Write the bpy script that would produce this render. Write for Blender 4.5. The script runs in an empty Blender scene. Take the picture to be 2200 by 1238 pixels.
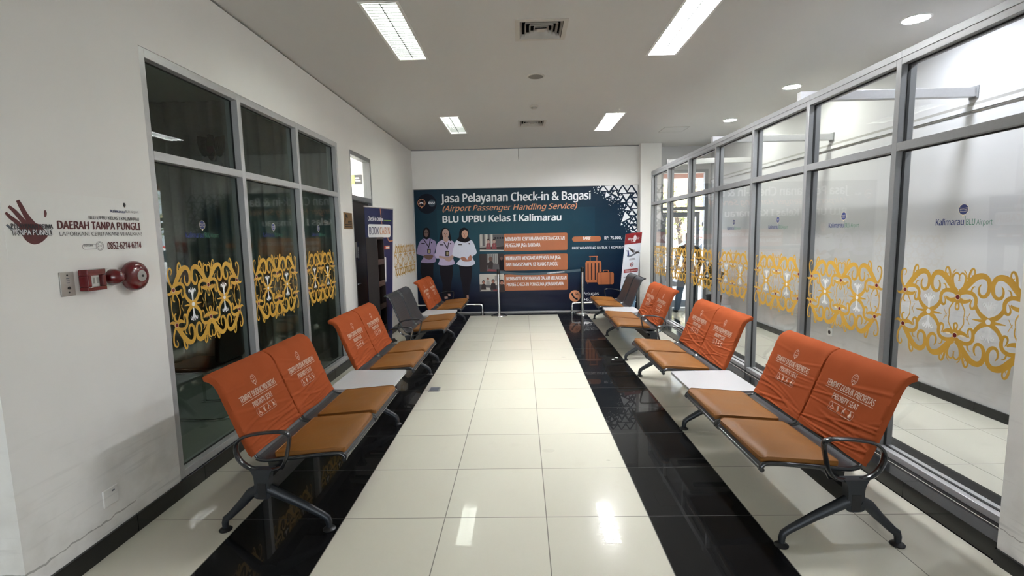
import bpy, math, random, json
from mathutils import Vector, Matrix, noise
PI = math.pi
S = bpy.context.scene
COL = S.collection

# ------------------------------------------------------------------ camera
cam = bpy.data.cameras.new('camera'); co = bpy.data.objects.new('camera', cam); COL.objects.link(co)
cam.sensor_fit = 'HORIZONTAL'; cam.sensor_width = 36.0; cam.lens = 36.0 * 1047.1 / 2200
cam.clip_start = .05; cam.clip_end = 200
PITCH, YAW, ROLL = -.109854, -.0210197, -.0200862
fw = Vector((math.sin(YAW)*math.cos(PITCH), math.cos(YAW)*math.cos(PITCH), math.sin(PITCH)))
rt = Vector((math.cos(YAW), -math.sin(YAW), 0)); up = rt.cross(fw)
r2 = rt*math.cos(ROLL) + up*math.sin(ROLL); u2 = up*math.cos(ROLL) - rt*math.sin(ROLL)
M = Matrix((r2, u2, -fw)).transposed().to_4x4(); M.translation = (.18102, 0, 1.66356)
co.matrix_world = M
S.camera = co

# ------------------------------------------------------------------ world, sun, exposure
W = bpy.data.worlds.new('daylight'); S.world = W; W.use_nodes = True
bg = W.node_tree.nodes['Background']
bg.inputs['Color'].default_value = (.80, .90, 1.0, 1); bg.inputs['Strength'].default_value = 1.5
sl = bpy.data.lights.new('sun', 'SUN'); sl.energy = 11.0; sl.angle = .02; sl.color = (1, .95, .88)
so = bpy.data.objects.new('sun', sl); COL.objects.link(so)
so.rotation_euler = (math.radians(38), 0, math.radians(20))
S.view_settings.view_transform = 'Standard'; S.view_settings.look = 'None'
S.view_settings.gamma = 1.0; S.view_settings.use_curve_mapping = False
S.view_settings.exposure = 2.2
LAMP = 35.0        # fluorescent panels
DOWN = 85.0        # downlights
cy = S.cycles
cy.use_denoising = True
cy.max_bounces = 10; cy.diffuse_bounces = 8; cy.glossy_bounces = 5; cy.transmission_bounces = 6; cy.transparent_max_bounces = 24
cy.sample_clamp_indirect = 6.0; cy.caustics_reflective = False; cy.caustics_refractive = False

# ------------------------------------------------------------------ materials
def newmat(name):
    m = bpy.data.materials.new(name); m.use_nodes = True
    nt = m.node_tree; b = nt.nodes['Principled BSDF']
    return m, nt, b
class NT:
    def __init__(s, nt): s.nt = nt
    def n(s, t, **k):
        x = s.nt.nodes.new(t)
        for a, v in k.items(): setattr(x, a, v)
        return x
    def put(s, sock, v):
        if isinstance(v, bpy.types.NodeSocket): s.nt.links.new(v, sock)
        elif isinstance(v, (tuple, list)) and len(v) == 3 and sock.type == 'RGBA': sock.default_value = (*v, 1)
        else: sock.default_value = v
    def m(s, op, a, b=0.0, c=0.0):
        x = s.n('ShaderNodeMath', operation=op)
        for i, v in enumerate((a, b, c)): s.put(x.inputs[i], v)
        return x.outputs[0]
    def mix(s, f, a, b):
        x = s.n('ShaderNodeMix', data_type='RGBA'); s.put(x.inputs[0], f); s.put(x.inputs[6], a); s.put(x.inputs[7], b)
        return x.outputs[2]
    def noise(s, scale, detail=3, vec=None):
        x = s.n('ShaderNodeTexNoise'); x.inputs['Scale'].default_value = scale; x.inputs['Detail'].default_value = detail
        if vec is not None: s.put(x.inputs['Vector'], vec)
        return x.outputs['Fac']
    def pos(s):
        g = s.n('ShaderNodeNewGeometry'); x = s.n('ShaderNodeSeparateXYZ'); s.nt.links.new(g.outputs['Position'], x.inputs[0])
        return x.outputs[0], x.outputs[1], x.outputs[2], g.outputs['Position']
    def obj(s):
        g = s.n('ShaderNodeTexCoord'); return g.outputs['Object']
    def bump(s, h, strength, dist=.01):
        x = s.n('ShaderNodeBump'); x.inputs['Strength'].default_value = strength; x.inputs['Distance'].default_value = dist
        s.put(x.inputs['Height'], h); return x.outputs[0]
def mat(name, col, rough=.5, metal=0.0, var=.06, scale=30, bump=0.0, spec=None, coat=0.0):
    m, nt, b = newmat(name); N = NT(nt)
    f = N.noise(scale, 3, N.obj())
    d = tuple(max(0, c*(1-var)) for c in col); u = tuple(min(1, c*(1+var)) for c in col)
    N.put(b.inputs['Base Color'], N.mix(f, d, u))
    b.inputs['Roughness'].default_value = rough; b.inputs['Metallic'].default_value = metal
    if spec is not None: b.inputs['Specular IOR Level'].default_value = spec
    if coat: b.inputs['Coat Weight'].default_value = coat; b.inputs['Coat Roughness'].default_value = .08
    if bump: N.put(b.inputs['Normal'], N.bump(N.noise(scale*6, 2, N.obj()), bump))
    return m
def emit(name, col, strength):
    m, nt, b = newmat(name)
    b.inputs['Base Color'].default_value = (*col, 1); b.inputs['Emission Color'].default_value = (*col, 1)
    b.inputs['Emission Strength'].default_value = strength
    return m
def glassmat(name, tint, k=1.0):
    m, nt, b = newmat(name); N = NT(nt); nt.nodes.remove(b)
    t = N.n('ShaderNodeBsdfTransparent'); t.inputs[0].default_value = (*tint, 1)
    g = N.n('ShaderNodeBsdfGlossy'); g.inputs['Roughness'].default_value = .0
    lw = N.n('ShaderNodeLayerWeight'); lw.inputs['Blend'].default_value = .5
    f = N.m('MULTIPLY', N.m('MULTIPLY_ADD', N.m('POWER', lw.outputs['Facing'], 5.0), .96, .04), k)
    x = N.n('ShaderNodeMixShader'); N.put(x.inputs[0], f)
    nt.links.new(t.outputs[0], x.inputs[1]); nt.links.new(g.outputs[0], x.inputs[2])
    nt.links.new(x.outputs[0], nt.nodes['Material Output'].inputs[0])
    return m

def wallmat(name, col, dirt=1.0):
    m, nt, b = newmat(name); N = NT(nt)
    x, y, z, p = N.pos()
    f = N.noise(1.7, 5, p)
    c = N.mix(f, tuple(v*.95 for v in col), tuple(min(1, v*1.03) for v in col))
    low = N.m('SUBTRACT', 1.0, N.m('MULTIPLY', z, 1.15)); low.node.use_clamp = True
    st = N.noise(5.5, 6, p); st = N.m('MULTIPLY', N.m('SUBTRACT', st, .46), 3.4); st.node.use_clamp = True
    c = N.mix(N.m('MULTIPLY', N.m('MULTIPLY', low, st), .62*dirt), c, (col[0]*.55, col[1]*.53, col[2]*.50))
    sk = N.n('ShaderNodeMapping'); sk.inputs['Scale'].default_value = (2, 1.2, 22)
    nt.links.new(p, sk.inputs[0])
    sc = N.noise(1.4, 2, sk.outputs[0]); sc = N.m('MULTIPLY', N.m('SUBTRACT', sc, .60), 7.0); sc.node.use_clamp = True
    c = N.mix(N.m('MULTIPLY', N.m('MULTIPLY', low, sc), .5*dirt), c, (col[0]*.45, col[1]*.45, col[2]*.45))
    ck = N.m('ABSOLUTE', N.m('SUBTRACT', z, N.m('MULTIPLY_ADD', N.noise(14, 4, p), .05, .155)))
    ck = N.m('MULTIPLY', N.m('LESS_THAN', ck, N.m('MULTIPLY', N.noise(9, 3, p), .008)), N.m('MULTIPLY', N.m('LESS_THAN', y, 2.62), .7*dirt))
    c = N.mix(ck, c, (col[0]*.3, col[1]*.29, col[2]*.28))
    N.put(b.inputs['Base Color'], c); b.inputs['Roughness'].default_value = .62
    N.put(b.inputs['Normal'], N.bump(N.noise(160, 2, p), .06, .004))
    return m

def floormat():
    m, nt, b = newmat('polished_tile_floor'); N = NT(nt)
    x, y, z, p = N.pos()
    def band(v, lo, hi): return N.m('MULTIPLY', N.m('GREATER_THAN', v, lo), N.m('LESS_THAN', v, hi))
    ax = N.m('ABSOLUTE', x)
    black = band(ax, .9, 1.5)
    black = N.m('MAXIMUM', black, band(x, 2.5, 3.108))
    black = N.m('MAXIMUM', black, N.m('MULTIPLY', N.m('GREATER_THAN', y, 9.955), N.m('LESS_THAN', x, 2.5)))
    def grid(v, off):
        q = N.m('FRACT', N.m('DIVIDE', N.m('ADD', v, off), .6))
        return N.m('MULTIPLY', N.m('ABSOLUTE', N.m('SUBTRACT', q, .5)), 2.0)
    gx = grid(x, 60.3); gy = grid(y, 60.0-2.715)
    line = N.m('GREATER_THAN', N.m('MAXIMUM', gx, gy), .9905)
    idv = N.n('ShaderNodeCombineXYZ')
    N.put(idv.inputs[0], N.m('FLOOR', N.m('DIVIDE', N.m('ADD', x, 60.3), .6))); N.put(idv.inputs[1], N.m('FLOOR', N.m('DIVIDE', N.m('ADD', y, 60.0-2.715), .6)))
    wn = N.n('ShaderNodeTexWhiteNoise'); nt.links.new(idv.outputs[0], wn.inputs['Vector'])
    sp = N.noise(220, 2, p)
    big = N.noise(1.3, 4, p)
    be = N.mix(wn.outputs['Value'], (.605, .588, .505), (.655, .638, .55))
    be = N.mix(N.m('MULTIPLY', sp, .22), be, (.53, .51, .43))
    be = N.mix(N.m('MULTIPLY', big, .16), be, (.50, .475, .39))
    sm = N.noise(4.2, 5, p); sm = N.m('MULTIPLY', N.m('SUBTRACT', sm, .62), 4.0); sm.node.use_clamp = True
    be = N.mix(N.m('MULTIPLY', sm, .18), be, (.36, .33, .27))
    bl = N.mix(N.m('MULTIPLY', sp, .5), (.0065, .0065, .007), (.012, .012, .0125))
    c = N.mix(black, be, bl)
    gc = N.mix(black, (.22, .21, .18), (.045, .045, .045))
    c = N.mix(line, c, gc)
    # three small scuffs trodden into the tiles
    for sx, sy, r in ((.36, 3.60, .05), (.79, 3.43, .016), (.72, 6.45, .03)):
        d = N.m('SQRT', N.m('ADD', N.m('POWER', N.m('SUBTRACT', x, sx), 2.0), N.m('POWER', N.m('MULTIPLY', N.m('SUBTRACT', y, sy), 1.6), 2.0)))
        mk = N.m('MULTIPLY', N.m('LESS_THAN', d, r), N.m('MULTIPLY', N.noise(60, 3, p), .55 if r < .04 else .18))
        c = N.mix(mk, c, (.12, .11, .09))
    N.put(b.inputs['Base Color'], c)
    rr = N.m('MULTIPLY_ADD', N.noise(2.6, 4, p), .10, .12)
    N.put(b.inputs['Roughness'], N.m('MAXIMUM', rr, N.m('MULTIPLY', line, .5)))
    b.inputs['IOR'].default_value = 1.5; b.inputs['Specular IOR Level'].default_value = .06
    b.inputs['Coat Weight'].default_value = .34; b.inputs['Coat Roughness'].default_value = .003; b.inputs['Coat IOR'].default_value = 1.5
    N.put(b.inputs['Normal'], N.bump(N.noise(3.0, 3, p), .006, .02))
    return m

def perfmat():
    m, nt, b = newmat('perforated_dark_steel'); N = NT(nt)
    v = N.n('ShaderNodeTexVoronoi'); v.inputs['Scale'].default_value = 95; v.inputs['Randomness'].default_value = 0
    N.put(v.inputs['Vector'], N.obj())
    h = N.m('LESS_THAN', v.outputs['Distance'], .30)
    N.put(b.inputs['Base Color'], N.mix(h, (.042, .043, .048), (.003, .003, .004)))
    b.inputs['Metallic'].default_value = .35; b.inputs['Roughness'].default_value = .34
    return m

def clothmat():
    m, nt, b = newmat('orange_stretch_cloth'); N = NT(nt)
    o = N.obj()
    wv = N.noise(900, 1, o); big = N.noise(7, 3, o)
    c = N.mix(big, (.262, .057, .0185), (.325, .074, .025))
    c = N.mix(N.m('MULTIPLY', wv, .25), c, (.22, .037, .009))
    N.put(b.inputs['Base Color'], c)
    b.inputs['Roughness'].default_value = .9; b.inputs['Specular IOR Level'].default_value = .08
    N.put(b.inputs['Normal'], N.bump(wv, .12, .002))
    return m
def leathermat():
    m, nt, b = newmat('tan_leatherette'); N = NT(nt)
    o = N.obj(); big = N.noise(6, 4, o); fine = N.noise(140, 3, o)
    c = N.mix(big, (.150, .056, .0085), (.225, .088, .0145))
    cr = N.noise(18, 5, o); cr = N.m('MULTIPLY', N.m('SUBTRACT', cr, .62), 5.0); cr.node.use_clamp = True
    c = N.mix(N.m('MULTIPLY', cr, .3), c, (.31, .14, .04))
    N.put(b.inputs['Base Color'], c)
    N.put(b.inputs['Roughness'], N.m('MULTIPLY_ADD', big, .2, .42)); b.inputs['Specular IOR Level'].default_value = .28
    N.put(b.inputs['Normal'], N.bump(fine, .12, .003))
    return m
def bannermat():
    m, nt, b = newmat('glossy_banner_print'); N = NT(nt)
    x, y, z, p = N.pos()
    dx = N.m('DIVIDE', N.m('SUBTRACT', x, -.3), 2.5); dz = N.m('DIVIDE', N.m('SUBTRACT', z, 1.75), 1.05)
    d = N.m('SQRT', N.m('ADD', N.m('MULTIPLY', dx, dx), N.m('MULTIPLY', dz, dz)))
    r = N.n('ShaderNodeValToRGB'); e = r.color_ramp.elements
    e[0].position = 0; e[0].color = (.0055, .050, .072, 1); e[1].position = 1.35/1.6; e[1].color = (.005, .015, .042, 1)
    q = e.new(.45); q.color = (.0055, .035, .058, 1)
    N.put(r.inputs[0], N.m('DIVIDE', d, 1.6))
    lowm = N.m('DIVIDE', N.m('SUBTRACT', .95, z), .6); lowm.node.use_clamp = True
    c = N.mix(lowm, r.outputs[0], (.0035, .0040, .017))
    inner = N.m('MULTIPLY', N.m('MULTIPLY', N.m('GREATER_THAN', x, -1.58), N.m('LESS_THAN', x, 1.72)), N.m('MULTIPLY', N.m('LESS_THAN', z, 2.2), N.m('GREATER_THAN', z, .2)))
    c = N.mix(N.m('MULTIPLY', N.m('SUBTRACT', 1.0, inner), .35), c, (.004, .010, .024))
    mt = N.noise(2.2, 3, p); mt = N.m('MULTIPLY', N.m('SUBTRACT', mt, .5), 3.0); mt.node.use_clamp = True
    c = N.mix(N.m('MULTIPLY', mt, .16), c, (.004, .010, .016))
    N.put(b.inputs['Base Color'], c); b.inputs['Roughness'].default_value = .33; b.inputs['Specular IOR Level'].default_value = .16
    wv = N.n('ShaderNodeMapping'); wv.inputs['Scale'].default_value = (.8, 1, 4); nt.links.new(p, wv.inputs[0])
    N.put(b.inputs['Normal'], N.bump(N.noise(1.1, 2, wv.outputs[0]), .22, .05))
    return m
def woodmat(name, a, bb):
    m, nt, b = newmat(name); N = NT(nt)
    mp = N.n('ShaderNodeMapping'); mp.inputs['Scale'].default_value = (9, 9, .8); N.put(mp.inputs[0], N.obj())
    N.put(b.inputs['Base Color'], N.mix(N.noise(6, 6, mp.outputs[0]), a, bb)); b.inputs['Roughness'].default_value = .38
    return m
def curtainmat():
    m, nt, b = newmat('grey_curtain_cloth'); N = NT(nt)
    N.put(b.inputs['Base Color'], N.mix(N.noise(40, 3, N.obj()), (.42, .41, .38), (.55, .53, .49))); b.inputs['Roughness'].default_value = .9
    return m
def ledmat(): return emit('lamp_white', (.985, .995, 1.0), LAMP)
def foliage(name, a, bb):
    m, nt, b = newmat(name); N = NT(nt)
    N.put(b.inputs['Base Color'], N.mix(N.noise(3, 3, N.obj()), a, bb)); b.inputs['Roughness'].default_value = .6
    return m

K = {}
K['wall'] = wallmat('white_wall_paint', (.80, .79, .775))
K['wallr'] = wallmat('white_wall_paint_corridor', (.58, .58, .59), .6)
K['ceil'] = mat('ceiling_paint', (.56, .55, .535), .8, 0, .02, 1.5)
K['floor'] = floormat()
K['skirt'] = mat('black_granite_skirting', (.008, .008, .0085), .12, 0, .4, 200)
K['alu'] = mat('brushed_aluminium', (.50, .50, .51), .33, .3, .08, 60)
K['alud'] = mat('grey_aluminium', (.265, .268, .275), .36, .3, .08, 60)
K['gasket'] = mat('black_gasket', (.01, .01, .01), .5)
K['glass'] = glassmat('clear_glass', (.975, .98, .98))
K['glassd'] = glassmat('grey_green_glass', (.78, .84, .80), 1.05)
K['perf'] = perfmat()
K['steel'] = mat('dark_grey_enamel', (.018, .0195, .023), .22, .2, .1, 40, coat=.4)
K['legm'] = mat('dark_cast_aluminium', (.017, .020, .025), .42, .15, .15, 50)
K['blackp'] = mat('black_plastic', (.006, .006, .007), .45)
K['cloth'] = clothmat()
K['leather'] = leathermat()
K['table'] = mat('white_laminate', (.41, .41, .425), .38, 0, .03, 90)
K['tedge'] = mat('white_table_edging', (.66, .66, .66), .45)
K['print'] = mat('pale_print', (.54, .37, .29), .8, 0, .35, 160)
K['banner'] = bannermat()
K['white'] = mat('white_print', (.76, .77, .79), .4, 0, .02)
K['orange'] = mat('orange_print', (.36, .105, .032), .4, 0, .12, 4)
K['peach'] = mat('peach_print', (.58, .24, .12), .4, 0, .05)
K['navy'] = mat('navy_print', (.006, .008, .016), .5, spec=.12)
K['navyb'] = mat('navy_blue_print', (.008, .013, .070), .38, 0, .1, 3)
K['teal'] = mat('teal_print', (.012, .035, .06), .4)
K['gold'] = mat('gold_vinyl', (.60, .345, .05), .42, 0, .07, 20)
K['goldd'] = mat('gold_vinyl_edge', (.42, .19, .03), .45)
K['red'] = mat('dark_red_vinyl', (.16, .004, .006), .45)
K['cream'] = mat('cream_vinyl', (.78, .70, .52), .5)
K['wvinyl'] = mat('white_vinyl', (.80, .82, .84), .5)
K['blue'] = mat('blue_vinyl', (.012, .026, .135), .45)
K['green'] = mat('green_vinyl', (.035, .17, .10), .45)
K['maroon'] = mat('maroon_print', (.10, .016, .018), .6, 0, .5, 14)
K['ink'] = mat('black_ink', (.02, .02, .024), .6)
K['paper'] = mat('white_sticker_sheet', (.79, .79, .775), .42, 0, .02)
K['firered'] = mat('signal_red_paint', (.115, .004, .007), .22, 0, .12, 12, coat=.5)
K['stain'] = mat('stainless_steel', (.55, .55, .54), .22, .95, .05)
K['chrome'] = mat('chrome_tube', (.72, .72, .72), .12, 1.0, .02)
K['plate'] = mat('brushed_steel_plate', (.42, .41, .39), .35, .7, .1, 80)
K['wplast'] = mat('white_plastic', (.70, .70, .68), .4)
K['gplast'] = mat('grey_plastic', (.34, .33, .31), .5)
K['vent'] = mat('vent_enamel', (.48, .45, .41), .5)
K['dark'] = mat('dark_void', (.012, .011, .010), .9)
K['lamp'] = ledmat()
K['blade'] = mat('louvre_darkened', (.045, .045, .045), .5, .0, .03)  # bright metal blades coloured dark, standing in for their contrast against the lamp
K['lampg'] = emit('lamp_greenish_white', (.93, 1.0, .90), LAMP*.12)
K['lampw'] = emit('office_lamp_white', (1.0, .98, .92), LAMP*2.2)
K['down'] = emit('downlight_warm', (.97, 1.0, .90), DOWN*.8)
K['downc'] = emit('downlight_cool', (.88, .92, 1.0), DOWN)
K['rack'] = woodmat('dark_brown_laminate', (.010, .005, .004), (.020, .010, .008))
K['rackl'] = woodmat('brown_laminate_edge', (.035, .018, .014), (.06, .032, .024))
K['doorw'] = woodmat('dark_brown_door', (.018, .012, .009), (.035, .023, .017))
K['brass'] = mat('brown_metal_sign', (.26, .15, .06), .4, .2, .1, 20)
K['lime'] = mat('lime_print', (.22, .36, .03), .5)
K['curtain'] = curtainmat()
K['bronze'] = mat('dark_bronze', (.09, .06, .035), .5, .3, .2, 30)
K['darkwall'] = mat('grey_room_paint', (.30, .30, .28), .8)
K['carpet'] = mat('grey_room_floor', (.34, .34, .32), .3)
K['strap'] = mat('blue_grey_webbing', (.05, .085, .11), .7, 0, .2, 80)
K['xred'] = mat('red_banner_print', (.25, .012, .016), .4)
K['xwhite'] = mat('pale_banner_print', (.66, .70, .78), .4, 0, .06, 3)
K['xblue'] = mat('pale_blue_print', (.25, .42, .62), .4, 0, .25, 5)
K['grey'] = mat('grey_print', (.12, .13, .16), .5)
def pm(k, c): K[k] = mat('printed_' + k, c, .5, 0, .05, 40, spec=.12)
pm('trouser', (.010, .008, .012)); pm('hijab', (.008, .006, .009)); pm('lav1', (.26, .215, .37)); pm('lav2', (.45, .385, .56)); pm('whs', (.60, .62, .74))
pm('skin1', (.13, .085, .075)); pm('skinh1', (.13, .075, .065)); pm('skin2', (.40, .27, .235)); pm('skin3', (.50, .29, .22)); pm('skinh3', (.34, .15, .11)); pm('tan', (.30, .25, .15)); pm('lip', (.28, .09, .08))
pm('ph1', (.30, .29, .28)); pm('ph2', (.10, .095, .10)); pm('ph3', (.045, .035, .035)); pm('ph4', (.22, .06, .07)); pm('ph5', (.5, .47, .44))
# ------------------------------------------------------------------ mesh building
def catmull(P, n=6, closed=False):
    out = []; m = len(P)
    seg = m if closed else m-1
    for i in range(seg):
        if closed: a, b, c, d = P[(i-1) % m], P[i], P[(i+1) % m], P[(i+2) % m]
        else: a, b, c, d = P[max(i-1, 0)], P[i], P[i+1], P[min(i+2, m-1)]
        for k in range(n):
            t = k/n
            out.append(tuple(.5*((2*b[j]) + (-a[j]+c[j])*t + (2*a[j]-5*b[j]+4*c[j]-d[j])*t*t + (-a[j]+3*b[j]-3*c[j]+d[j])*t**3) for j in range(len(b))))
    if not closed: out.append(tuple(P[-1]))
    return out

class MB:
    def __init__(s): s.v = []; s.f = []; s.mi = []; s.mats = []
    def mid(s, m):
        if m not in s.mats: s.mats.append(m)
        return s.mats.index(m)
    def add(s, vs, fs, m):
        o = len(s.v); s.v.extend(tuple(v) for v in vs); k = s.mid(m)
        for f in fs: s.f.append([o+i for i in f]); s.mi.append(k)
        return s
    def box(s, x0, x1, y0, y1, z0, z1, m):
        v = [(x, y, z) for z in (z0, z1) for y in (y0, y1) for x in (x0, x1)]
        return s.add(v, [(0, 2, 3, 1), (4, 5, 7, 6), (0, 1, 5, 4), (2, 6, 7, 3), (0, 4, 6, 2), (1, 3, 7, 5)], m)
    def rbox(s, x0, x1, y0, y1, z0, z1, r, m, n=4):
        # box with rounded vertical edges
        P = rrect(x0, y0, x1, y1, r, n)
        return s.prism(P, z0, z1, m, lambda a, b, c: (a, b, c))
    def prism(s, P, h0, h1, m, fn, m2=None):
        n = len(P); v = [fn(a, b, h0) for a, b in P] + [fn(a, b, h1) for a, b in P]
        A = sum(P[i][0]*P[(i+1) % n][1]-P[(i+1) % n][0]*P[i][1] for i in range(n))
        f = [tuple(range(n-1, -1, -1)), tuple(range(n, 2*n))] + [(i, (i+1) % n, n+(i+1) % n, n+i) for i in range(n)]
        return s.add(v, f, m)
    def poly(s, P, fn, m):
        return s.add([fn(*q) for q in P], [tuple(range(len(P)))], m)
    def tube(s, P, R, m, n=10, caps=True, closed=False, up=(0, 0, 1), flat=None):
        P = [Vector(p) for p in P]; k = len(P)
        if not isinstance(R, (list, tuple)): R = [R]*k
        vs = []; fs = []; prev = None
        for i in range(k):
            if closed: t = P[(i+1) % k]-P[i-1]
            else: t = P[min(i+1, k-1)]-P[max(i-1, 0)]
            t.normalize()
            if prev is None:
                a = Vector(up); a = a - t*a.dot(t)
                if a.length < 1e-3: a = Vector((1, 0, 0)) - t*t.x
            else: a = prev - t*prev.dot(t)
            a.normalize(); prev = a; b = t.cross(a)
            for j in range(n):
                w = 2*PI*j/n; ca, sa = math.cos(w), math.sin(w)
                ra, rb = (R[i], R[i]) if flat is None else (R[i]*flat[0], R[i]*flat[1])
                vs.append(P[i]+a*ca*ra+b*sa*rb)
        rng = range(k) if closed else range(k-1)
        for i in rng:
            for j in range(n):
                a, b = i*n+j, i*n+(j+1) % n; c, d = ((i+1) % k)*n+(j+1) % n, ((i+1) % k)*n+j
                fs.append((a, b, c, d))
        if caps and not closed: fs.append(tuple(range(n-1, -1, -1))); fs.append(tuple(range((k-1)*n, k*n)))
        return s.add(vs, fs, m)
    def lathe(s, prof, c, m, n=24, axis='z', cap=True):
        vs = []; fs = []; k = len(prof)
        for r, h in prof:
            for j in range(n):
                w = 2*PI*j/n; a, b = r*math.cos(w), r*math.sin(w)
                q = {'z': (a, b, h), 'x': (h, a, b), 'y': (b, h, a)}[axis]
                vs.append((c[0]+q[0], c[1]+q[1], c[2]+q[2]))
        for i in range(k-1):
            for j in range(n): fs.append((i*n+j, i*n+(j+1) % n, (i+1)*n+(j+1) % n, (i+1)*n+j))
        if cap: fs.append(tuple(range(n-1, -1, -1))); fs.append(tuple(range((k-1)*n, k*n)))
        return s.add(vs, fs, m)
    def grid(s, F, nu, nv, m, flip=False):
        vs = [F(i/nu, j/nv) for j in range(nv+1) for i in range(nu+1)]; fs = []
        for j in range(nv):
            for i in range(nu):
                a = j*(nu+1)+i; q = (a, a+1, a+nu+2, a+nu+1); fs.append(q[::-1] if flip else q)
        return s.add(vs, fs, m)
    def ribbon(s, pts, fn, m, n=5, caps=True):
        # flat stroke of changing width in a plane
        P = catmull(pts, n); k = len(P); vs = []; fs = []
        for i in range(k):
            a = P[max(i-1, 0)]; b = P[min(i+1, k-1)]; tx, ty = b[0]-a[0], b[1]-a[1]; L = math.hypot(tx, ty) or 1
            w = max(P[i][2], .0015)*.5; nx, ny = -ty/L*w, tx/L*w
            vs += [fn(P[i][0]+nx, P[i][1]+ny), fn(P[i][0]-nx, P[i][1]-ny)]
        for i in range(k-1): fs.append((2*i, 2*i+1, 2*i+3, 2*i+2))
        return s.add(vs, fs, m)
    def disc(s, u, v, r, fn, m, n=14, ry=None):
        ry = ry or r
        return s.add([fn(u+r*math.cos(2*PI*i/n), v+ry*math.sin(2*PI*i/n)) for i in range(n)], [tuple(range(n))], m)
    def ring(s, u, v, r, w, fn, m, n=20, ry=None):
        k = (ry or r)/r
        vs = []
        for i in range(n):
            c, d = math.cos(2*PI*i/n), math.sin(2*PI*i/n)
            vs += [fn(u+(r+w/2)*c, v+(r+w/2)*d*k), fn(u+(r-w/2)*c, v+(r-w/2)*d*k)]
        return s.add(vs, [(2*i, 2*i+1, 2*((i+1) % n)+1, 2*((i+1) % n)) for i in range(n)], m)
    def rect(s, u0, v0, u1, v1, fn, m): return s.add([fn(u0, v0), fn(u1, v0), fn(u1, v1), fn(u0, v1)], [(0, 1, 2, 3)], m)
    def text(s, t, u0, u1, base, cap, fn, m, bold=0.0, shear=0.0):
        # heavier weights are struck two or three times, a hair apart
        vs, fs = textmesh(t, shear)
        x0 = min(v[0] for v in vs); x1 = max(v[0] for v in vs)
        n = 1 if bold < .005 else 2 if bold < .015 else 3
        w = bold*1.7*cap/CAPH if n > 1 else 0
        k = (u1-u0-w)/(x1-x0); e = 1e-3
        pts = [(u0+(x-x0)*k, base+y/CAPH*cap) for x, y in vs]
        um, vm = (u0+u1)/2, base+cap/2
        p, q, r = Vector(fn(um, vm)), Vector(fn(um+e, vm)), Vector(fn(um, vm+e))
        nrm = (q-p).cross(r-p).normalized()
        for i in range(n):
            d = w*i/(n-1) if n > 1 else 0
            s.add([Vector(fn(u+d, v+(.25*w*(i-1) if n == 3 else 0)))+nrm*.00012*i for u, v in pts], fs, m)
        return s
    def build(s, name, parent=None, smooth=None, bevel=0.0, at=None, seg=2):
        me = bpy.data.meshes.new(name)
        o_ = Vector((0, 0, 0))
        if at is not None: o_ = Vector(at)
        me.from_pydata([tuple(Vector(v)-o_) for v in s.v], [], s.f)
        for m in s.mats: me.materials.append(m)
        me.polygons.foreach_set('material_index', s.mi)
        if smooth is not None:
            me.shade_smooth(); me.set_sharp_from_angle(angle=math.radians(smooth))
        me.update()
        ob = bpy.data.objects.new(name, me); COL.objects.link(ob)
        if parent is not None: ob.parent = parent
        elif at is not None: ob.location = o_
        if bevel:
            b = ob.modifiers.new('bevel', 'BEVEL'); b.width = bevel; b.segments = seg; b.limit_method = 'ANGLE'; b.angle_limit = math.radians(40)
            if smooth is None:
                me.shade_smooth(); me.set_sharp_from_angle(angle=math.radians(35))
        return ob

def rrect(x0, y0, x1, y1, r, n=4):
    P = []
    for cx, cy_, a0 in ((x1-r, y1-r, 0), (x0+r, y1-r, PI/2), (x0+r, y0+r, PI), (x1-r, y0+r, 1.5*PI)):
        for i in range(n+1): a = a0+PI/2*i/n; P.append((cx+r*math.cos(a), cy_+r*math.sin(a)))
    return P
_tc = {}
FONT = None
try: FONT = bpy.data.fonts.load(bpy.utils.system_resource('DATAFILES', path='fonts') + '/NotoSansMath-Regular.woff2')   # a plain sans face that ships with Blender
except Exception: FONT = None
def textmesh(t, shear=0.0):
    key = (t, shear)
    if key not in _tc:
        c = bpy.data.curves.new('t', 'FONT'); c.body = t; c.resolution_u = 3; c.shear = shear; c.fill_mode = 'FRONT'
        if FONT: c.font = FONT
        o = bpy.data.objects.new('t', c); COL.objects.link(o)
        dg = bpy.context.evaluated_depsgraph_get(); e = o.evaluated_get(dg); me = e.to_mesh()
        _tc[key] = ([(v.co.x, v.co.y) for v in me.vertices], [tuple(p.vertices) for p in me.polygons])
        e.to_mesh_clear(); bpy.data.objects.remove(o); bpy.data.curves.remove(c)
    return _tc[key]
CAPH = max(y for x, y in textmesh('H')[0])

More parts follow.
